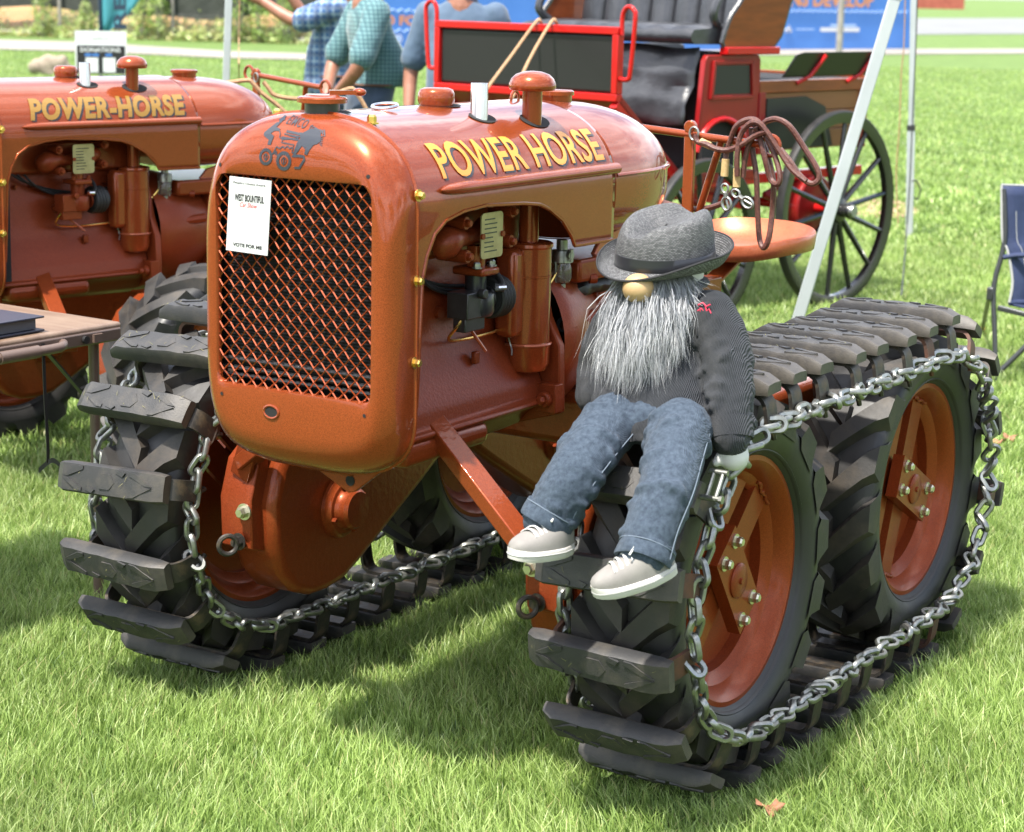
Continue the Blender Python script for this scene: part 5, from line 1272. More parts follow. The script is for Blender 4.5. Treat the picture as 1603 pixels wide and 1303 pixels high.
# undercarriage
for yy, rr in ((.02,.495),(-1.06,.40)):
    MB().cyl((x0-.12,yy,rr),(x1+.12,yy,rr),.025,n=12).build('axle', 'red', car)
    for x in (x0+.06,x1-.06):
        for sg_ in (-1,1): MB().tube([(x,yy-.32,(rr+.62)/2),(x,yy,(rr+.62)/2+sg_*(.62-rr+.06)/2),(x,yy+.32,(rr+.62)/2)] if False else smooth_path([(x,yy-.30,(rr+.64)/2),(x,yy,(rr+.64)/2+sg_*max(.05,(.64-rr)/2)),(x,yy+.30,(rr+.64)/2)],5), .016, n=6).build('leaf_spring', 'darkred', car)
MB().beam((xm,-1.06,.5),(xm,.02,.55),.07,.05).build('reach', 'red', car); MB().beam((x1-.12,-.95,.62),(x1-.10,-.30,.50),.04,.04).build('step_iron', 'red', car)
MB().cyl((x1+.05,.02,.495),(x1-.05,.02,.495),.165,n=36).build('brake_drum', 'darkred', car, bevel=.012)
def cart_wheel(x, y, r_, ns, s_):
    rim = MB().lathe([(r_-.028,-.022),(r_-.005,-.022),(r_-.005,.022),(r_-.028,.022),(r_-.060,.016),(r_-.060,-.016),(r_-.028,-.022)], axis=(1,0,0), n=64).build('wheel', 'blackpaint', car, 40); rim.location = (x,y,r_)
    MB().lathe([(r_-.006,-.024),(r_+.000,-.020),(r_+.004,0),(r_,.020),(r_-.006,.024)], axis=(1,0,0), n=64).build('rubber_tyre', 'sidewall', rim)
    for k in range(ns):
        t = 2*pi*(k+.3)/ns; c_ = Vector((0,cos(t),sin(t))); MB().cyl(c_*.05, c_*(r_-.05), .017, .013, n=8).build('spoke', 'blackpaint', rim)
    MB().lathe([(.0,s_*.095),(.030,s_*.095),(.034,s_*.088),(.034,s_*.035),(.060,s_*.030),(.066,s_*.018),(.066,s_*-.03),(.04,s_*-.05)], axis=(1,0,0), n=28).build('hub', 'blackpaint', rim, 35)
    MB().lathe([(.0,s_*.112),(.028,s_*.112),(.031,s_*.106),(.031,s_*.070),(.036,s_*.069)], axis=(1,0,0), n=28).build('hub_cap', 'zinc', rim, 35)
for x, s_ in ((0,1),(x0-.17,-1)): cart_wheel(x,.02,.495,14,s_); cart_wheel(x,-1.06,.40,12,s_)
# tan ropes hung over the dash
iw = car.matrix_basis
for i, (a, c_, e) in enumerate((((838,36),(800,88),(762,140)), ((862,36),(828,95),(796,165)))):
    A_ = iw @ Vector((0,-1.53,0)); nrm = (iw.to_3x3() @ Vector((0,1,0)))
    def on_dash(u, v, off):
        d_ = ray(u, v); k_ = ((iw @ Vector((0,-1.5-off,0)))-CAM).dot(nrm)/d_.dot(nrm); return CAM+d_*k_
    P = [on_dash(a[0]+14,a[1]+14,-.06), on_dash(a[0]+8,a[1]-2,.0), on_dash(*a,.035), on_dash(*c_,.30), on_dash(*e,.62), on_dash(e[0]-26,e[1]+45,.85)]
    o = MB().tube(smooth_path(P,8), .0075, n=7).build('dash_rope', 'rope'); tag(o, ('tan rope over the dark carriage panel leading down to the exhaust pipe', 'tan rope over the dark carriage panel leading down to the mushroom intake cap')[i], 'rope', 'ropes over the carriage panel')
# ------------------------------------------------------------------ black glove on the deck, dry leaves
b = MB(); P = [at_x(u, v, .20) for u, v in ((880,462),(900,452),(925,445),(952,440),(975,432))]; b.tube(smooth_path(P,5), [.012,.014,.016,.02,.024,.027,.028,.028,.027,.026,.026,.027,.028,.028,.027,.026,.025,.024,.022,.02,.018], n=12, flat=.7)
b.v = [tuple(Vector(v)+noise.noise_vector(Vector(v)*45)*.007) for v in b.v]
o = b.build('cloth', 'nylon'); tag(o, 'crumpled black cloth lying behind the air cleaner', 'cloth')
for i, (u, v, s_, lab) in enumerate(((1203,1262,.025,'single dry brown leaf lying in front of the chain track'),(1582,683,.026,'curled dry leaf on the lawn behind the rear wheel'),(1563,690,.022,'small dry leaf on the lawn behind the rear wheel'))):
    c_ = at_z(u, v, GZ+.045); b = MB(); n = 18; rg = []
    for f in (.02,.5,1): rg.append([c_+Vector((f*s_*cos(t)*(1+.35*sin(5*t)), f*s_*sin(t)*.8*(1+.3*sin(5*t)), .012*f*f*sin(2*t+i)+.004*sin(7*t)*f)) for t in np.linspace(0,2*pi,n+1)[:-1]])
    b.loft(rg); o = b.build('dry_leaf', 'leaf_dry'); sm = o.modifiers.new('thickness','SOLIDIFY'); sm.thickness = .0006; tag(o, lab, 'leaf', 'dry leaves on the lawn')
# ------------------------------------------------------------------ cloth materials
def plaid(name, base, line, line2, scale, soft=.5):
    m = mat(name, base, .8, sheen=.2, bump=(60, .3, .004)); nt = m.node_tree; b = nt.nodes['Principled BSDF']; tc = nt.nodes['Texture Coordinate']; cur = None
    prev = None
    for ax, col, sc_, off in (('Y', line, scale, 0), ('Z', line, scale, 0), ('Y', line2, scale*.5, 1), ('Z', line2, scale*.5, 1)):
        wv = _node(nt, 'ShaderNodeTexWave', bands_direction=ax, Scale=sc_, Distortion=.4); wv.inputs['Phase Offset'].default_value = off
        nt.links.new(tc.outputs['Object'], wv.inputs['Vector'])
        r_ = nt.nodes.new('ShaderNodeValToRGB'); r_.color_ramp.elements[0].position = .55; r_.color_ramp.elements[1].position = .85
        r_.color_ramp.elements[1].color = (soft,)*3+(1,); nt.links.new(wv.outputs['Fac'], r_.inputs[0])
        mx = _node(nt, 'ShaderNodeMix', data_type='RGBA'); nt.links.new(r_.outputs[0], mx.inputs[0])
        if prev is None: mx.inputs[6].default_value = (*base, 1)
        else: nt.links.new(prev, mx.inputs[6])
        mx.inputs[7].default_value = (*col, 1); prev = mx.outputs[2]
    nt.links.new(prev, b.inputs['Base Color']); return m
M['plaid_teal'] = plaid('teal_check_shirt', (.045,.14,.155), (.17,.29,.30), (.016,.06,.08), 28, .6)
M['plaid_blue'] = plaid('blue_plaid_shirt', (.045,.12,.27), (.32,.42,.50), (.02,.045,.13), 9, .6)
M['shirt_grey'] = mat('grey_blue_shirt', (.045,.08,.13), .8, col2=(.06,.10,.16), vscale=8, sheen=.2)
M['jeans_dark'] = mat('dark_denim', (.022,.040,.075), .8, col2=(.04,.065,.11), vscale=14, sheen=.2, bump=(200,.3,.001))
M['jeans_mid'] = mat('mid_denim', (.06,.11,.19), .8, col2=(.09,.15,.24), vscale=12, sheen=.2)
M['belt'] = mat('brown_belt', (.12,.05,.025), .5)
def denim():
    m = mat('worn_denim', (.013,.024,.042), .85, col2=(.050,.072,.102), vscale=120, vlo=.30, vhi=.72, sheen=.03, detail=9)
    nt = m.node_tree; b = nt.nodes['Principled BSDF']; tc = nt.nodes['Texture Coordinate']
    mp = _node(nt, 'ShaderNodeMapping'); mp.inputs['Rotation'].default_value = (.5,.6,.2); nt.links.new(tc.outputs['Object'], mp.inputs['Vector'])
    wv = _node(nt, 'ShaderNodeTexWave', Scale=210.0, Distortion=2.5); nt.links.new(mp.outputs[0], wv.inputs['Vector'])
    nz = _node(nt, 'ShaderNodeTexNoise', Scale=420.0, Detail=3.0); nt.links.new(tc.outputs['Object'], nz.inputs['Vector'])
    ad = _node(nt, 'ShaderNodeMath', operation='ADD'); nt.links.new(wv.outputs['Fac'], ad.inputs[0]); nt.links.new(nz.outputs['Fac'], ad.inputs[1])
    bp = _node(nt, 'ShaderNodeBump', Strength=.5, Distance=.0012); nt.links.new(ad.outputs[0], bp.inputs['Height']); nt.links.new(bp.outputs[0], b.inputs['Normal'])
    src = b.inputs['Base Color'].links[0].from_socket; mx = _node(nt, 'ShaderNodeMix', data_type='RGBA', blend_type='MULTIPLY'); mx.inputs[0].default_value = .55
    mr = _node(nt, 'ShaderNodeMapRange'); mr.inputs['From Max'].default_value = 2; mr.inputs['To Min'].default_value = .45; mr.inputs['To Max'].default_value = 1.7; nt.links.new(ad.outputs[0], mr.inputs['Value'])
    nt.links.new(src, mx.inputs[6]); nt.links.new(mr.outputs[0], mx.inputs[7]); nt.links.new(mx.outputs[2], b.inputs['Base Color']); return m
M['denim'] = denim()
def cord_mat():
    m = mat('charcoal_corduroy', (.015,.018,.024), .85, col2=(.027,.031,.039), vscale=9, sheen=.04)
    nt = m.node_tree; b = nt.nodes['Principled BSDF']; tc = nt.nodes['Texture Coordinate']
    wv = _node(nt, 'ShaderNodeTexWave', bands_direction='X', Scale=120.0, Distortion=.6); nt.links.new(tc.outputs['Object'], wv.inputs['Vector'])
    bp = _node(nt, 'ShaderNodeBump', Strength=.9, Distance=.003); nt.links.new(wv.outputs['Fac'], bp.inputs['Height']); nt.links.new(bp.outputs[0], b.inputs['Normal'])
    src = b.inputs['Base Color'].links[0].from_socket; mx = _node(nt, 'ShaderNodeMix', data_type='RGBA', blend_type='MULTIPLY'); mx.inputs[0].default_value = .8
    mr = _node(nt, 'ShaderNodeMapRange'); mr.inputs['To Min'].default_value = .5; mr.inputs['To Max'].default_value = 1.45; nt.links.new(wv.outputs['Fac'], mr.inputs['Value'])
    nt.links.new(src, mx.inputs[6]); nt.links.new(mr.outputs[0], mx.inputs[7]); nt.links.new(mx.outputs[2], b.inputs['Base Color']); return m
M['corduroy'] = cord_mat()
def straw():
    m = mat('woven_grey_straw', (.05,.052,.056), .7); nt = m.node_tree; b = nt.nodes['Principled BSDF']; tc = nt.nodes['Texture Coordinate']
    br = _node(nt, 'ShaderNodeTexBrick', Scale=1.0); br.inputs['Color1'].default_value = (.19,.193,.197,1); br.inputs['Color2'].default_value = (.065,.067,.07,1); br.inputs['Mortar'].default_value = (.010,.010,.011,1)
    br.inputs['Mortar Size'].default_value = .014; br.inputs['Brick Width'].default_value = .15; br.inputs['Row Height'].default_value = .075
    mp = _node(nt, 'ShaderNodeMapping'); mp.inputs['Scale'].default_value = (30,30,30) if False else (1,1,1); nt.links.new(tc.outputs['UV'], mp.inputs['Vector']); nt.links.new(mp.outputs[0], br.inputs['Vector'])
    nt.links.new(br.outputs['Color'], b.inputs['Base Color']); bp = _node(nt, 'ShaderNodeBump', Strength=.8, Distance=.002); nt.links.new(br.outputs['Fac'], bp.inputs['Height']); bp.invert = True; nt.links.new(bp.outputs[0], b.inputs['Normal']); return m
M['straw'] = straw()
M['satin'] = mat('black_satin_band', (.014,.015,.019), .35, sheen=.05, bump=(14,.3,.004))
M['canvas_shoe'] = mat('grey_canvas_shoe', (.20,.19,.175), .8, col2=(.165,.155,.145), vscale=20, bump=(300,.3,.001))
M['sole'] = mat('white_rubber_sole', (.46,.45,.43), .5, col2=(.40,.38,.35), vscale=15)
M['lace'] = mat('white_lace', (.50,.50,.48), .8)
M['mitt'] = mat('white_mitten', (.52,.52,.51), .8, bump=(200,.3,.001))
M['nose'] = mat('wooden_nose', (.42,.28,.14), .5, col2=(.34,.22,.10), vscale=25, bump=(60,.2,.001))
M['thread'] = mat('red_thread', (.50,.03,.07), .7)
M['stitch'] = mat('pale_stitch', (.11,.14,.18), .8)
def beard_mat():
    m = mat('grey_fur', (.3,.3,.3), .5); nt = m.node_tree; b = nt.nodes['Principled BSDF']; a = _node(nt, 'ShaderNodeAttribute', attribute_name='tint')
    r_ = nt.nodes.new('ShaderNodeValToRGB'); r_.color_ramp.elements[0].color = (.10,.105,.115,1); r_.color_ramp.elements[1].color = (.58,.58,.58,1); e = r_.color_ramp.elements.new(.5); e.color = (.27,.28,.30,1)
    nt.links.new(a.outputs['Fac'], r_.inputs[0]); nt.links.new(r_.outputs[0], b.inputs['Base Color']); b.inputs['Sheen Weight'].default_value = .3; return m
M['fur'] = beard_mat()
def wrinkle_tex(scale):
    t = bpy.data.textures.new('wrinkles', 'CLOUDS'); t.noise_scale = scale; t.noise_depth = 2; return t
def soften(o, voxel, disp=0, scale=.05, it=4, sub=0, squash=None):
    """merge overlapping lofts into one continuous skin, smooth it and crease it"""
    r_ = o.modifiers.new('remesh', 'REMESH'); r_.mode = 'VOXEL'; r_.voxel_size = voxel; r_.use_smooth_shade = True
    s_ = o.modifiers.new('smooth', 'SMOOTH'); s_.factor = .6; s_.iterations = it
    if disp:
        d_ = o.modifiers.new('creases', 'DISPLACE'); d_.texture = wrinkle_tex(scale); d_.strength = disp; d_.mid_level = .5
        if squash: d_.texture_coords = 'LOCAL'
    return o
def limb(mb, P, rs, n=14, k=5):
    """tapered limb with rounded ends through the joints"""
    Q = smooth_path(P, k); m_ = len(Q); L = len(rs)-1
    R_ = []
    for i in range(m_):
        t = i/(m_-1)*L; a = int(min(t, L-1)); R_.append(rs[a]+(rs[a+1]-rs[a])*(t-a))
    mb.tube(Q, R_, n=n); mb.sphere(Q[0], R_[0]*.98, n=n, k=8); mb.sphere(Q[-1], R_[-1]*.98, n=n, k=8); return mb
def torso(mb, rows, n=24):
    """rows of (centre, half width, half depth)"""
    mb.loft([[Vector(c)+Vector((w_*spow(cos(2*pi*j/n), .85), d_*spow(sin(2*pi*j/n), .85), 0)) for j in range(n)] for c, w_, d_ in rows], cap0=True, cap1=True); return mb
# ------------------------------------------------------------------ people in the background (local front is -y)
def hand(mb, wrist, fwd, side, curl=.5, s=1):
    fwd = Vector(fwd).normalized(); side = Vector(side).normalized(); up = fwd.cross(side).normalized(); w_ = Vector(wrist)
    limb(mb, [w_, w_+fwd*.05*s, w_+fwd*.085*s], [.030*s,.036*s,.033*s], n=12, k=3)
    for i, (o, l) in enumerate(((-.027,.062),(-.009,.072),(.009,.068),(.027,.052))):
        b0 = w_+fwd*.085*s+side*o*s; limb(mb, [b0, b0+fwd*l*.5*s+up*curl*.012*s, b0+fwd*l*.8*s+up*curl*.04*s], [.0105*s,.0095*s,.008*s], n=8, k=3)
    b0 = w_+fwd*.03*s-side*.032*s; limb(mb, [b0, b0+fwd*.03*s-side*.022*s, b0+fwd*.06*s-side*.022*s+up*.012*s], [.0125*s,.011*s,.009*s], n=8, k=3)
def person(loc, face, label, shirt, pants, arms, belly=.0, tuck=True, cap=False):
    p = empty('person', (loc.x, loc.y, GZ), face); tag(p, label, 'person', 'people standing on the lawn')
    b = MB()
    # skin: head, neck, arms and hands with a core that joins them inside the clothes
    b.sphere((0,-.012,1.665), .105, n=22, k=16, sc=(.74,.92,1.12)); b.sphere((0,-.045,1.60), .062, sc=(.85,.8,.75)); limb(b, [(0,.012,1.60),(0,.015,1.46)], [.054,.062]); 
    b.sphere((0,-.112,1.655), .017, sc=(.75,1.1,1.2)); b.tube([(-.024,-.098,1.615),(0,-.106,1.613),(.024,-.098,1.615)], .008, n=6)
    for s_ in (-1,1): b.sphere((s_*.080,.008,1.655), .028, sc=(.3,.6,1)); b.sphere((s_*.032,-.088,1.683), .013)
    limb(b, [(0,.01,1.46),(0,.01,1.0)], [.09,.09])
    for s_, (el, wr, hf) in zip((-1,1), arms):
        sh = Vector((s_*.185,.01,1.415)); limb(b, [(0,.01,1.40), sh], [.05,.05]); limb(b, [sh, el, wr], [.052,.043,.030]); hand(b, wr, hf, Vector(hf).cross(Vector((0,1,0))) if abs(Vector(hf).normalized().y) < .9 else Vector((1,0,0)))
    soften(b.build('body', 'skin', p), .008, it=3)
    b = MB(); b.sphere((0,.014,1.695), .105, n=20, k=14, sc=(.80,.94,1.0)); b.v = [v for v in b.v]; o = b.build('hair', 'hair', p); o.location = (0,.016,.012)
    # shirt
    b = MB(); zb = 1.0 if tuck else .90
    torso(b, [((0,-.02-belly*.6,zb),.165,.115+belly*.7),((0,-.03-belly,zb+.07),.178,.125+belly),((0,-.02-belly*.7,1.18),.180,.120+belly*.7),((0,0,1.30),.192,.118),((0,.008,1.40),.185,.100),((0,.01,1.46),.115,.075),((0,.01,1.485),.075,.065)])
    for s_, (el, wr, hf) in zip((-1,1), arms):
        sh = Vector((s_*.180,.01,1.405)); e_ = sh.lerp(Vector(el), .86); limb(b, [sh, sh.lerp(e_,.5), e_], [.078,.074,.076], n=14, k=4)
    soften(b.build('shirt', shirt, p), .012, .012, .07, it=3)
    MB().tube([(.070*cos(t),.008+.062*sin(t),1.485-.018*(-sin(t) < -.2)) for t in np.linspace(0,2*pi,25)[:-1]], .016, n=8, closed=True).build('collar', shirt, p)
    # trousers, belt, shoes
    b = MB(); torso(b, [((0,-.005-belly*.3,1.015),.160,.112+belly*.3),((0,0,.93),.172,.125),((0,.01,.84),.170,.125),((0,.01,.80),.15,.11)])
    for s_ in (-1,1): limb(b, [(s_*.085,.005,.86),(s_*.095,-.01,.50),(s_*.10,.02,.10)], [.092,.070,.062], n=16)
    soften(b.build('trousers', pants, p), .013, .014, .08, it=3)
    MB().tube([(.166*cos(t),-.01-belly*.3+(.120+belly*.3)*sin(t),1.012) for t in np.linspace(0,2*pi,41)[:-1]], .017, n=6, closed=True, flat=.35).build('belt', 'belt', p)
    for s_ in (-1,1):
        b = MB(); rg = []
        for i in range(9):
            t = i/8; y = .09-.27*t; w_ = .045*math.sqrt(max(.05, 1-(2*abs(t-.5))**4)); h = .085-.055*t
            rg.append([(s_*.10+w_*cos(a), y, .005+max(0,sin(a))*h if sin(a) > 0 else .0) for a in np.linspace(0,2*pi,13)[:-1]])
        b.loft(rg, cap0=True, cap1=True); b.build('shoe', 'belt', p, 60)
    return p
def face_dir(v): return math.atan2(v[0], -v[1])      # rotation that turns local -y onto v
pr_ = Vector((rgt.x, rgt.y, 0)); pl_ = Vector((look.x, look.y, 0)).normalized()
g = at_d(578, 115, 11.6); person(g, face_dir(pr_*.93+pl_*.35), 'person in teal checked shirt and dark jeans with hands clasped behind', 'plaid_teal', 'jeans_dark', (((-.255,.13,1.13),(-.075,.205,.965),(.4,.25,-.9)), ((.255,.13,1.13),(.06,.225,.96),(-.4,.2,-.9))), belly=.045)
g = at_d(527, 60, 12.6); person(g, face_dir(-pr_*.95+pl_*.2), 'person in blue plaid shirt standing behind the teal shirted one', 'plaid_blue', 'jeans_dark', (((-.22,-.20,1.30),(-.16,-.36,1.50),(0,-.4,.9)), ((.235,-.16,1.33),(.18,-.40,1.44),(0,-.9,.4))), belly=.02, tuck=False)
g = at_d(722, 60, 11.2); person(g, face_dir(-pr_*.1-pl_*.9), 'person in plain grey blue shirt behind the dark carriage panel', 'shirt_grey', 'jeans_mid', (((-.27,.03,1.13),(-.27,-.06,.90),(0,-.2,-1)), ((.27,.03,1.13),(.27,-.06,.90),(0,-.2,-1))), belly=.03, tuck=False)
# ------------------------------------------------------------------ bearded doll on the left track
D0 = Vector((.635,-.155,.80)); doll = empty('bearded_doll', D0); tag(doll, 'bearded doll in grey hat, corduroy jacket and jeans sitting on the track', 'doll')
dl = lambda v: Vector(v)-D0
def dob(mb, name, mt, parent=doll, **kw):
    mb.v = [tuple(Vector(v)-D0) for v in mb.v]; return mb.build(name, mt, parent, **kw)
hipR, hipL = at_y(958,662,-.295), at_y(1066,672,-.295)
ankR, ankL = at_y(858,812,-.475), at_y(1010,868,-.505)
kneR, kneL = at_y(904,735,-.430), at_y(1044,765,-.430)
def folds(mb, P, rs, n, seed, amp=.0065):
    # raised creases that run part of the way round a limb
    rr = random.Random(seed); Q = smooth_path(P, 10); m_ = len(Q)
    for k in range(n):
        i = int(rr.choice([rr.uniform(.02,.30), rr.uniform(.38,.62), rr.uniform(.30,.75), rr.uniform(.78,.95)])*(m_-2)); t = (Q[i+1]-Q[i]).normalized(); a, e, _ = basis(t)
        L = len(rs)-1; f = i/(m_-1)*L; j = min(int(f), L-1); r_ = rs[j]+(rs[j+1]-rs[j])*(f-j)
        a0 = rr.uniform(0, 6.28); sp = rr.uniform(.8, 2.2); tl = rr.uniform(-.35, .35); pts = []
        for q in range(11):
            g_ = a0+sp*q/10; w_ = sin(pi*q/10); pts.append(Q[i]+(a*cos(g_)+e*sin(g_))*(r_-.004+amp*.35*w_)+t*tl*r_*(q/10-.5)*2)
        mb.tube(pts, [amp*(.35+.65*sin(pi*q/10)) for q in range(11)], n=8)
b = MB(); b.sphere((.645,-.235,.755), .105, n=22, k=14, sc=(1.0,.80,.52))
limb(b, [hipR, hipR.lerp(kneR,.5)+Vector((0,0,.002)), kneR, kneR.lerp(ankR,.55)+Vector((0,-.008,0)), ankR], [.057,.054,.049,.047,.047], n=18)
limb(b, [hipL, hipL.lerp(kneL,.5)+Vector((0,0,.002)), kneL, kneL.lerp(ankL,.55)+Vector((0,-.008,0)), ankL], [.059,.056,.051,.049,.048], n=18)
folds(b, [hipR, hipR.lerp(kneR,.5), kneR, kneR.lerp(ankR,.55), ankR], [.057,.054,.049,.047,.047], 20, 4, .0105); folds(b, [hipL, hipL.lerp(kneL,.5), kneL, kneL.lerp(ankL,.55), ankL], [.059,.056,.051,.049,.048], 20, 9, .0105)
jeans = soften(dob(b, 'jeans', 'denim'), .0050, .007, .05, it=2)
d_ = jeans.modifiers.new('fine_creases', 'DISPLACE'); d_.texture = wrinkle_tex(.016); d_.strength = .0045; d_.mid_level = .5
def cuff(c_, ax, r_, name='cuff'):
    ax = Vector(ax).normalized(); a, e, _ = basis(ax); b = MB(); c_ = Vector(c_)
    rg = []
    for k, (h, q) in enumerate(((-.020,.97),(-.018,1.03),(0,1.055),(.012,1.06),(.016,1.03),(.015,.9))):
        rg.append([c_+ax*h+(a*cos(t)+e*sin(t))*r_*q*(1+.03*sin(5*t+k)) for t in np.linspace(0,2*pi,33)[:-1]])
    b.loft(rg); dob(b, name, 'denim', jeans)
    b = MB(); 
    dob(MB().tube([c_-ax*.012+(a*cos(t)+e*sin(t))*r_*1.045 for t in np.linspace(0,2*pi,33)[:-1]], .0011, n=5, closed=True), 'hem_stitch', 'stitch', jeans)
cuff(ankR, ankR-kneR, .048); cuff(ankL, ankL-kneL, .0492)
# outer seam of the left leg
def seam(pts, off, r_=.0011):
    P = smooth_path([Vector(p)+Vector(o) for p, o in zip(pts, off)], 8); dob(MB().tube(P, r_, n=5), 'seam', 'stitch', jeans)
def off_(a, k): return (rgt*.80-pl_*.60).normalized()*k
seam([hipL, hipL.lerp(kneL,.5)+Vector((0,0,.002)), kneL, kneL.lerp(ankL,.55)+Vector((0,-.008,0)), ankL], [off_(0,k) for k in (.0615,.0585,.0545,.0525,.0515)])
seam([hipR, hipR.lerp(kneR,.5)+Vector((0,0,.002)), kneR, kneR.lerp(ankR,.55)+Vector((0,-.008,0)), ankR], [off_(0,k) for k in (.0595,.0565,.0525,.0505,.0505)])
# shoes
def shoe(heel, toe, upv_):
    heel = Vector(heel); toe = Vector(toe); f = (toe-heel); L = f.length; f.normalize(); u = (Vector(upv_)-f*Vector(upv_).dot(f)).normalized(); s_ = f.cross(u)
    root_ = None; so_ = MB(); rg = []; n = 17
    def wid(t): return .0315*(1.0+.18*sin(pi*min(1, t*1.15)))*math.sqrt(max(.0, 1-abs(2*t-1)**3.4))*(1.0 if t > .3 else .92)+.0015
    T_ = [.0,.015,.05,.12,.22,.34,.46,.58,.70,.80,.88,.94,.98,1.0]
    for t in T_:
        w_ = wid(t); rg.append([heel+f*L*t+s_*w_*x+u*(z+.010*max(0,t-.75)**1.5*4) for x, z in ((-.98,0),(.98,0),(1.05,.006),(1.05,.018),(1.0,.020),(-1.0,.020),(-1.05,.018),(-1.05,.006))])
    so_.loft(rg, cap0=True, cap1=True); sh = dob(so_, 'shoe', 'sole', doll, angle=50)
    up_ = MB(); rg = []
    for t in T_:
        w_ = wid(t)*.97; h = .058-.004*t if t < .30 else .056-.062*(t-.30)**.9*.85; h = max(h, .012)*(math.sqrt(max(0,1-(2*t-1)**10)) if t > .5 else 1); r_ = []
        for k in range(15):
            a = pi*k/14; r_.append(heel+f*L*t+s_*w_*spow(cos(a),.75)+u*(.017+.010*max(0,t-.75)**1.5*4+h*abs(sin(a))**.8))
        rg.append(r_)
    up_.loft(rg, ring=False, cap0=True); dob(up_, 'upper', 'canvas_shoe', sh, angle=70)
    lc = MB()
    for i in range(5):
        t = .40+.075*i; w_ = wid(t); h = .056-.062*(t-.30)**.9*.85
        for q in (-1,1): lc.tube([heel+f*L*(t+.012*x*q)+s_*w_*.62*x+u*(.019+h*(1-.30*x*x)+.0025) for x in np.linspace(-1,1,9)], .0024, n=6, flat=.6)
    for q in (-1,1): lc.tube(smooth_path([heel+f*L*.40+u*.078, heel+f*L*.42+s_*q*.018+u*.080, heel+f*L*.52+s_*q*.028+u*.070],4), .002, n=5)
    dob(lc, 'lace', 'lace', sh)
    st2 = MB().tube([heel+f*L*t+s_*wid(t)*1.07+u*.013 for t in T_]+[heel+f*L*t-s_*wid(t)*1.07+u*.013 for t in T_[::-1]], .0012, n=4, closed=True); dob(st2, 'sole_line', 'greytrim', sh)
shoe(at_y(893,862,-.440), at_y(800,880,-.575), (-.1,-.30,.95)); shoe(at_y(1060,893,-.470), at_y(930,938,-.575), (-.25,-.35,.9))
# jacket
b = MB(); tilt = Vector((-.004,-.05,.17))
torso(b, [((.645,-.232,.722),.122,.096),((.644,-.222,.752),.124,.100),((.640,-.188,.815),.118,.092),((.636,-.150,.88),.114,.084),((.632,-.138,.925),.106,.074),((.628,-.134,.965),.072,.058),((.626,-.13,1.0),.05,.045)])
shL, elL, wrL = at_x(1112,494,.730), at_x(1142,594,.795), at_x(1145,684,.822)
shR, elR, wrR = at_y(972,505,-.135), at_y(938,580,-.135), at_y(932,622,-.185)
limb(b, [shL, shL.lerp(elL,.5)+Vector((.010,0,0)), elL, elL.lerp(wrL,.5), wrL], [.050,.050,.046,.043,.040], n=16)
limb(b, [shR, shR.lerp(elR,.5)+Vector((-.008,0,0)), elR, elR.lerp(wrR,.5), wrR], [.050,.049,.045,.041,.038], n=16)
folds(b, [shL, shL.lerp(elL,.5), elL, elL.lerp(wrL,.5), wrL], [.050,.050,.046,.043,.040], 16, 21, .010); folds(b, [(.64,-.215,.74),(.638,-.17,.84),(.63,-.14,.93)], [.108,.102,.09], 12, 5, .011)
jk = soften(dob(b, 'jacket', 'corduroy'), .0052, .010, .05, it=2); d_ = jk.modifiers.new('fine_creases', 'DISPLACE'); d_.texture = wrinkle_tex(.018); d_.strength = .005; d_.mid_level = .5
for c_, ax, r_ in ((wrL, wrL-elL, .0405),):
    a, e, ax = basis(ax); rg = []
    for h, q in ((-.034,.96),(-.033,1.04),(-.004,1.03),(.004,1.0),(.003,.85)): rg.append([c_+ax*h+(a*cos(t)+e*sin(t))*r_*q for t in np.linspace(0,2*pi,33)[:-1]])
    dob(MB().loft(rg), 'cuff', 'corduroy', jk)
# lower hem folds, placket, pocket flap, collar
dob(MB().tube(smooth_path([(.606,-.330,.722),(.605,-.322,.765),(.610,-.282,.825)],5), .0035, n=6), 'placket', 'corduroy', jk)
pk = at_y(1112,520,-.205); dob(MB().box(pk, (.052,.012,.022), Matrix.Rotation(.35,3,'Z')), 'pocket_flap', 'corduroy', jk, bevel=.003)
c0 = Vector((.627,-.135,.995)); dob(MB().tube([c0+Vector((.062*cos(t),.055*sin(t)-.004,.004-.03*(sin(t) < -.3)*abs(sin(t)))) for t in np.linspace(0,2*pi,33)[:-1]], .017, n=8, closed=True, flat=.6), 'collar', 'corduroy', jk)
for i, L in enumerate(([(1093,478),(1100,474),(1106,480),(1112,477)], [(1092,487),(1098,483),(1104,490),(1110,484),(1113,491)], [(1096,482),(1097,494)], [(1104,478),(1107,492)])):
    dob(MB().tube([at_y(u,v,-.212) for u,v in L], .0016, n=5), 'embroidery', 'thread', jk)
# mitten hand: palm with rounded finger block and thumb
b = MB(); hp = at_x(1148,714,.826); b.sphere(hp, .031, n=18, k=12, sc=(.98,.85,.92)); limb(b, [hp+Vector((0,0,.0)), wrL], [.026,.03], n=12); limb(b, [hp+Vector((-.014,-.012,.006)), hp+Vector((-.024,-.022,-.012))], [.011,.009], n=10)
soften(dob(b, 'hand', 'mitt'), .005, it=3)
# head under the hat, nose
HC = Vector((.626,-.150,1.015)); b = MB(); b.sphere(HC, .074, n=24, k=16, sc=(.95,1.0,1.05)); hd = dob(b, 'head', 'mitt')
FD = Vector((-.25,-.95,0)).normalized(); FS = Vector((-FD.y, FD.x, 0))
nc = at_y(999,452,-.260); dob(MB().sphere(nc, .0295, n=24, k=16, sc=(1,1,.95)), 'nose', 'nose', hd)
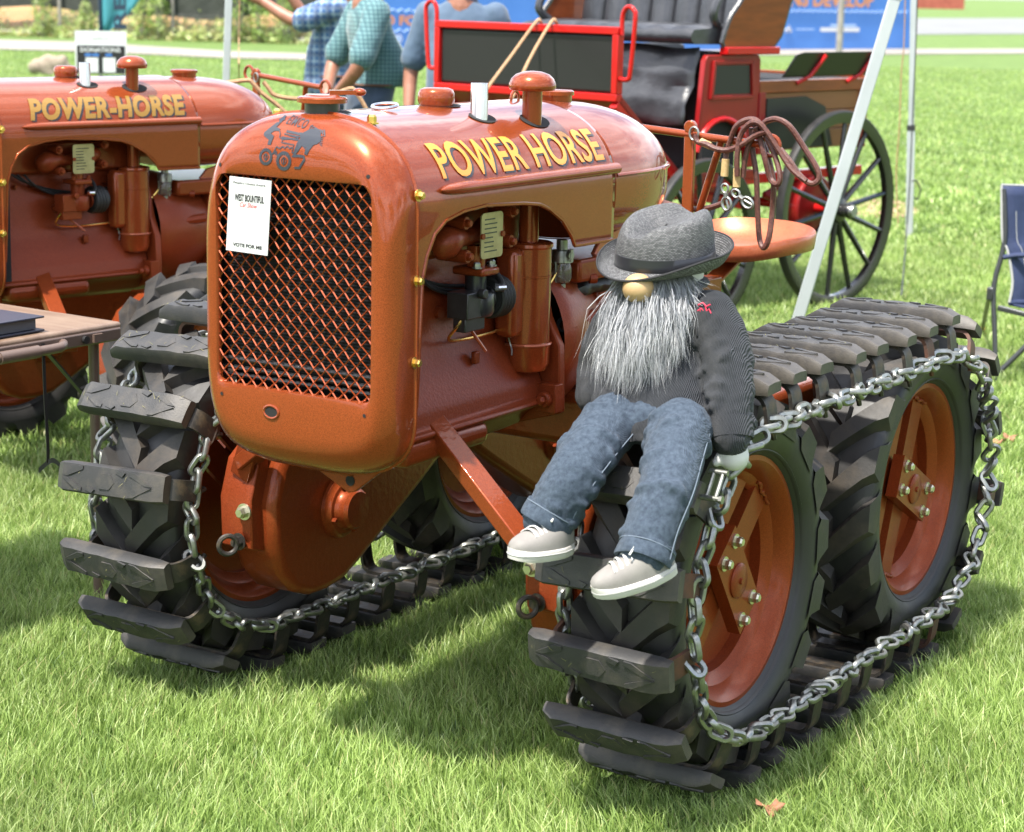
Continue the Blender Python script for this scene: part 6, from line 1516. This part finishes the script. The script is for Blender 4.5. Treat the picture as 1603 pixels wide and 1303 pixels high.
# beard of long fur strands
rb = np.random.default_rng(11); V = []; Fc = []; TT = []; base = 0
for i in range(12000):
    az = rb.normal(.42, .50); az = max(-.32, min(1.45, az)); v = rb.uniform(-.85, .10)
    o = FD*cos(az)*cos(v)+FS*sin(az)*cos(v)+Vector((0,0,sin(v)))
    p = HC+Vector((o.x*.074,o.y*.078,o.z*.078))+FD*.004
    ln = rb.uniform(.10,.235)*(1-.55*min(1,abs(az)/1.6)); 
    d1 = (o*.40+FS*.05+Vector((0,0,-.55))+Vector(rb.normal(0,.17,3))).normalized()
    dn = (Vector((0,0,-1))+FD*rb.uniform(.05,.20)+FS*.12-FS*0*az-FS*.30*(az/1.7)*0-FS*(.05*az)+Vector(rb.normal(0,.13,3))).normalized()
    if az > 1.2 and rb.random() < .6: dn = (Vector((0,0,-.6))+FS*math.copysign(.7,az)+Vector(rb.normal(0,.3,3))).normalized(); ln *= .6
    sw = (d1.cross(Vector(rb.normal(0,1,3)))).normalized()*rb.uniform(.0004,.0009); seg = 6; cur = Vector(p); tint = min(1,max(0,rb.normal(.52,.24)))
    for k in range(seg+1):
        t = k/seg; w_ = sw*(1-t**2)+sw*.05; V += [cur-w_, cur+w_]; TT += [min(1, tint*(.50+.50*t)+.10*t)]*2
        dr = (d1*(1-t)**2+dn*(.25+t)+Vector((noise.noise(cur*45)*.9, noise.noise(cur*45+Vector((5,0,0)))*.9, 0))*.7).normalized(); cur = cur+dr*ln/seg
    for k in range(seg): q = base+2*k; Fc += [(q,q+1,q+3),(q,q+3,q+2)]
    base += 2*(seg+1)
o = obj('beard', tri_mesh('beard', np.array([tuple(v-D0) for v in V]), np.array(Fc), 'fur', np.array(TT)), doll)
# hat: woven trilby with pinched crown
hat = empty('hat', dl(at_y(1041,416,-.150))); hat.parent = doll; hat.scale = (.93,.93,.98)
def hat_mesh():
    n = 72; rg = []; uv = []
    prof = [(1.38,.016),(1.37,.0135),(1.32,.006),(1.22,.000),(1.12,-.001),(1.02,.003),(1.0,.010),(.99,.030),(.968,.056),(.935,.078),(.885,.091),(.80,.098),(.60,.096),(.30,.090),(.01,.087)]
    acc = 0; pv = None
    for r_, z in prof:
        if pv: acc += math.hypot((r_-pv[0])*.098, z-pv[1])
        pv = (r_, z); ring = []
        for j in range(n):
            t = 2*pi*j/n; a, e = cos(t), sin(t); x = .094*r_*a; y = .107*r_*e; zz = z
            if r_ > 1.02:   # brim: down in front (-y), up at the back and a little at the sides
                k = (r_-1.02)/.36; zz += k**1.5*(.030*max(0, e)**2+.018*a*a-.020*max(0,-e)**1.5)
            elif z > .05:
                k = (z-.05)/.045; pin = max(0, -e)**1.2; x *= 1-.26*k*pin*abs(a)**.5; y *= 1-.04*k*pin
                zz -= .020*k*max(0, 1-(a*r_/.42)**2)*(r_ < .9)+.0*pin; zz += .012*k*e
            ring.append((x, y, zz))
        rg.append(ring); uv.append(acc)
    b = MB(); b.loft(rg); me = b.mesh('crown', 'straw', 60)
    ul = me.uv_layers.new(name='UVMap'); k = len(prof)
    for pl in me.polygons:
        js = []
        for li in pl.loop_indices:
            vi = me.loops[li].vertex_index; i, j = divmod(vi, n); js.append((li, i, j))
        wrap = max(q[2] for q in js)-min(q[2] for q in js) > n/2
        for li, i, j in js: ul.data[li].uv = ((j+(n if wrap and j < n/2 else 0))/n*16, uv[i]*26)
    return me
hc = obj('crown_and_brim', hat_mesh(), hat); sm = hc.modifiers.new('thickness','SOLIDIFY'); sm.thickness = .0022; sm.offset = -1
ss = hc.modifiers.new('round', 'SUBSURF'); ss.levels = 1; ss.render_levels = 1
rg = []
for r_, z in ((1.0,.004),(1.022,.006),(1.012,.018),(1.005,.031),(.985,.032)): rg.append([(.094*r_*cos(t)*1.012,.107*r_*sin(t)*1.012,z) for t in np.linspace(0,2*pi,73)[:-1]])
MB().loft(rg).build('hat_band', 'satin', hat, 60)
MB().tube([(.094*1.375*cos(t),.107*1.375*sin(t),.0155+.030*max(0,sin(t))**2+.018*cos(t)**2-.020*max(0,-sin(t))**1.5) for t in np.linspace(0,2*pi,73)[:-1]], .0022, n=6, closed=True).build('brim_edge', 'straw', hat)
hat.rotation_euler = (R(5), R(3), face_dir(FD))
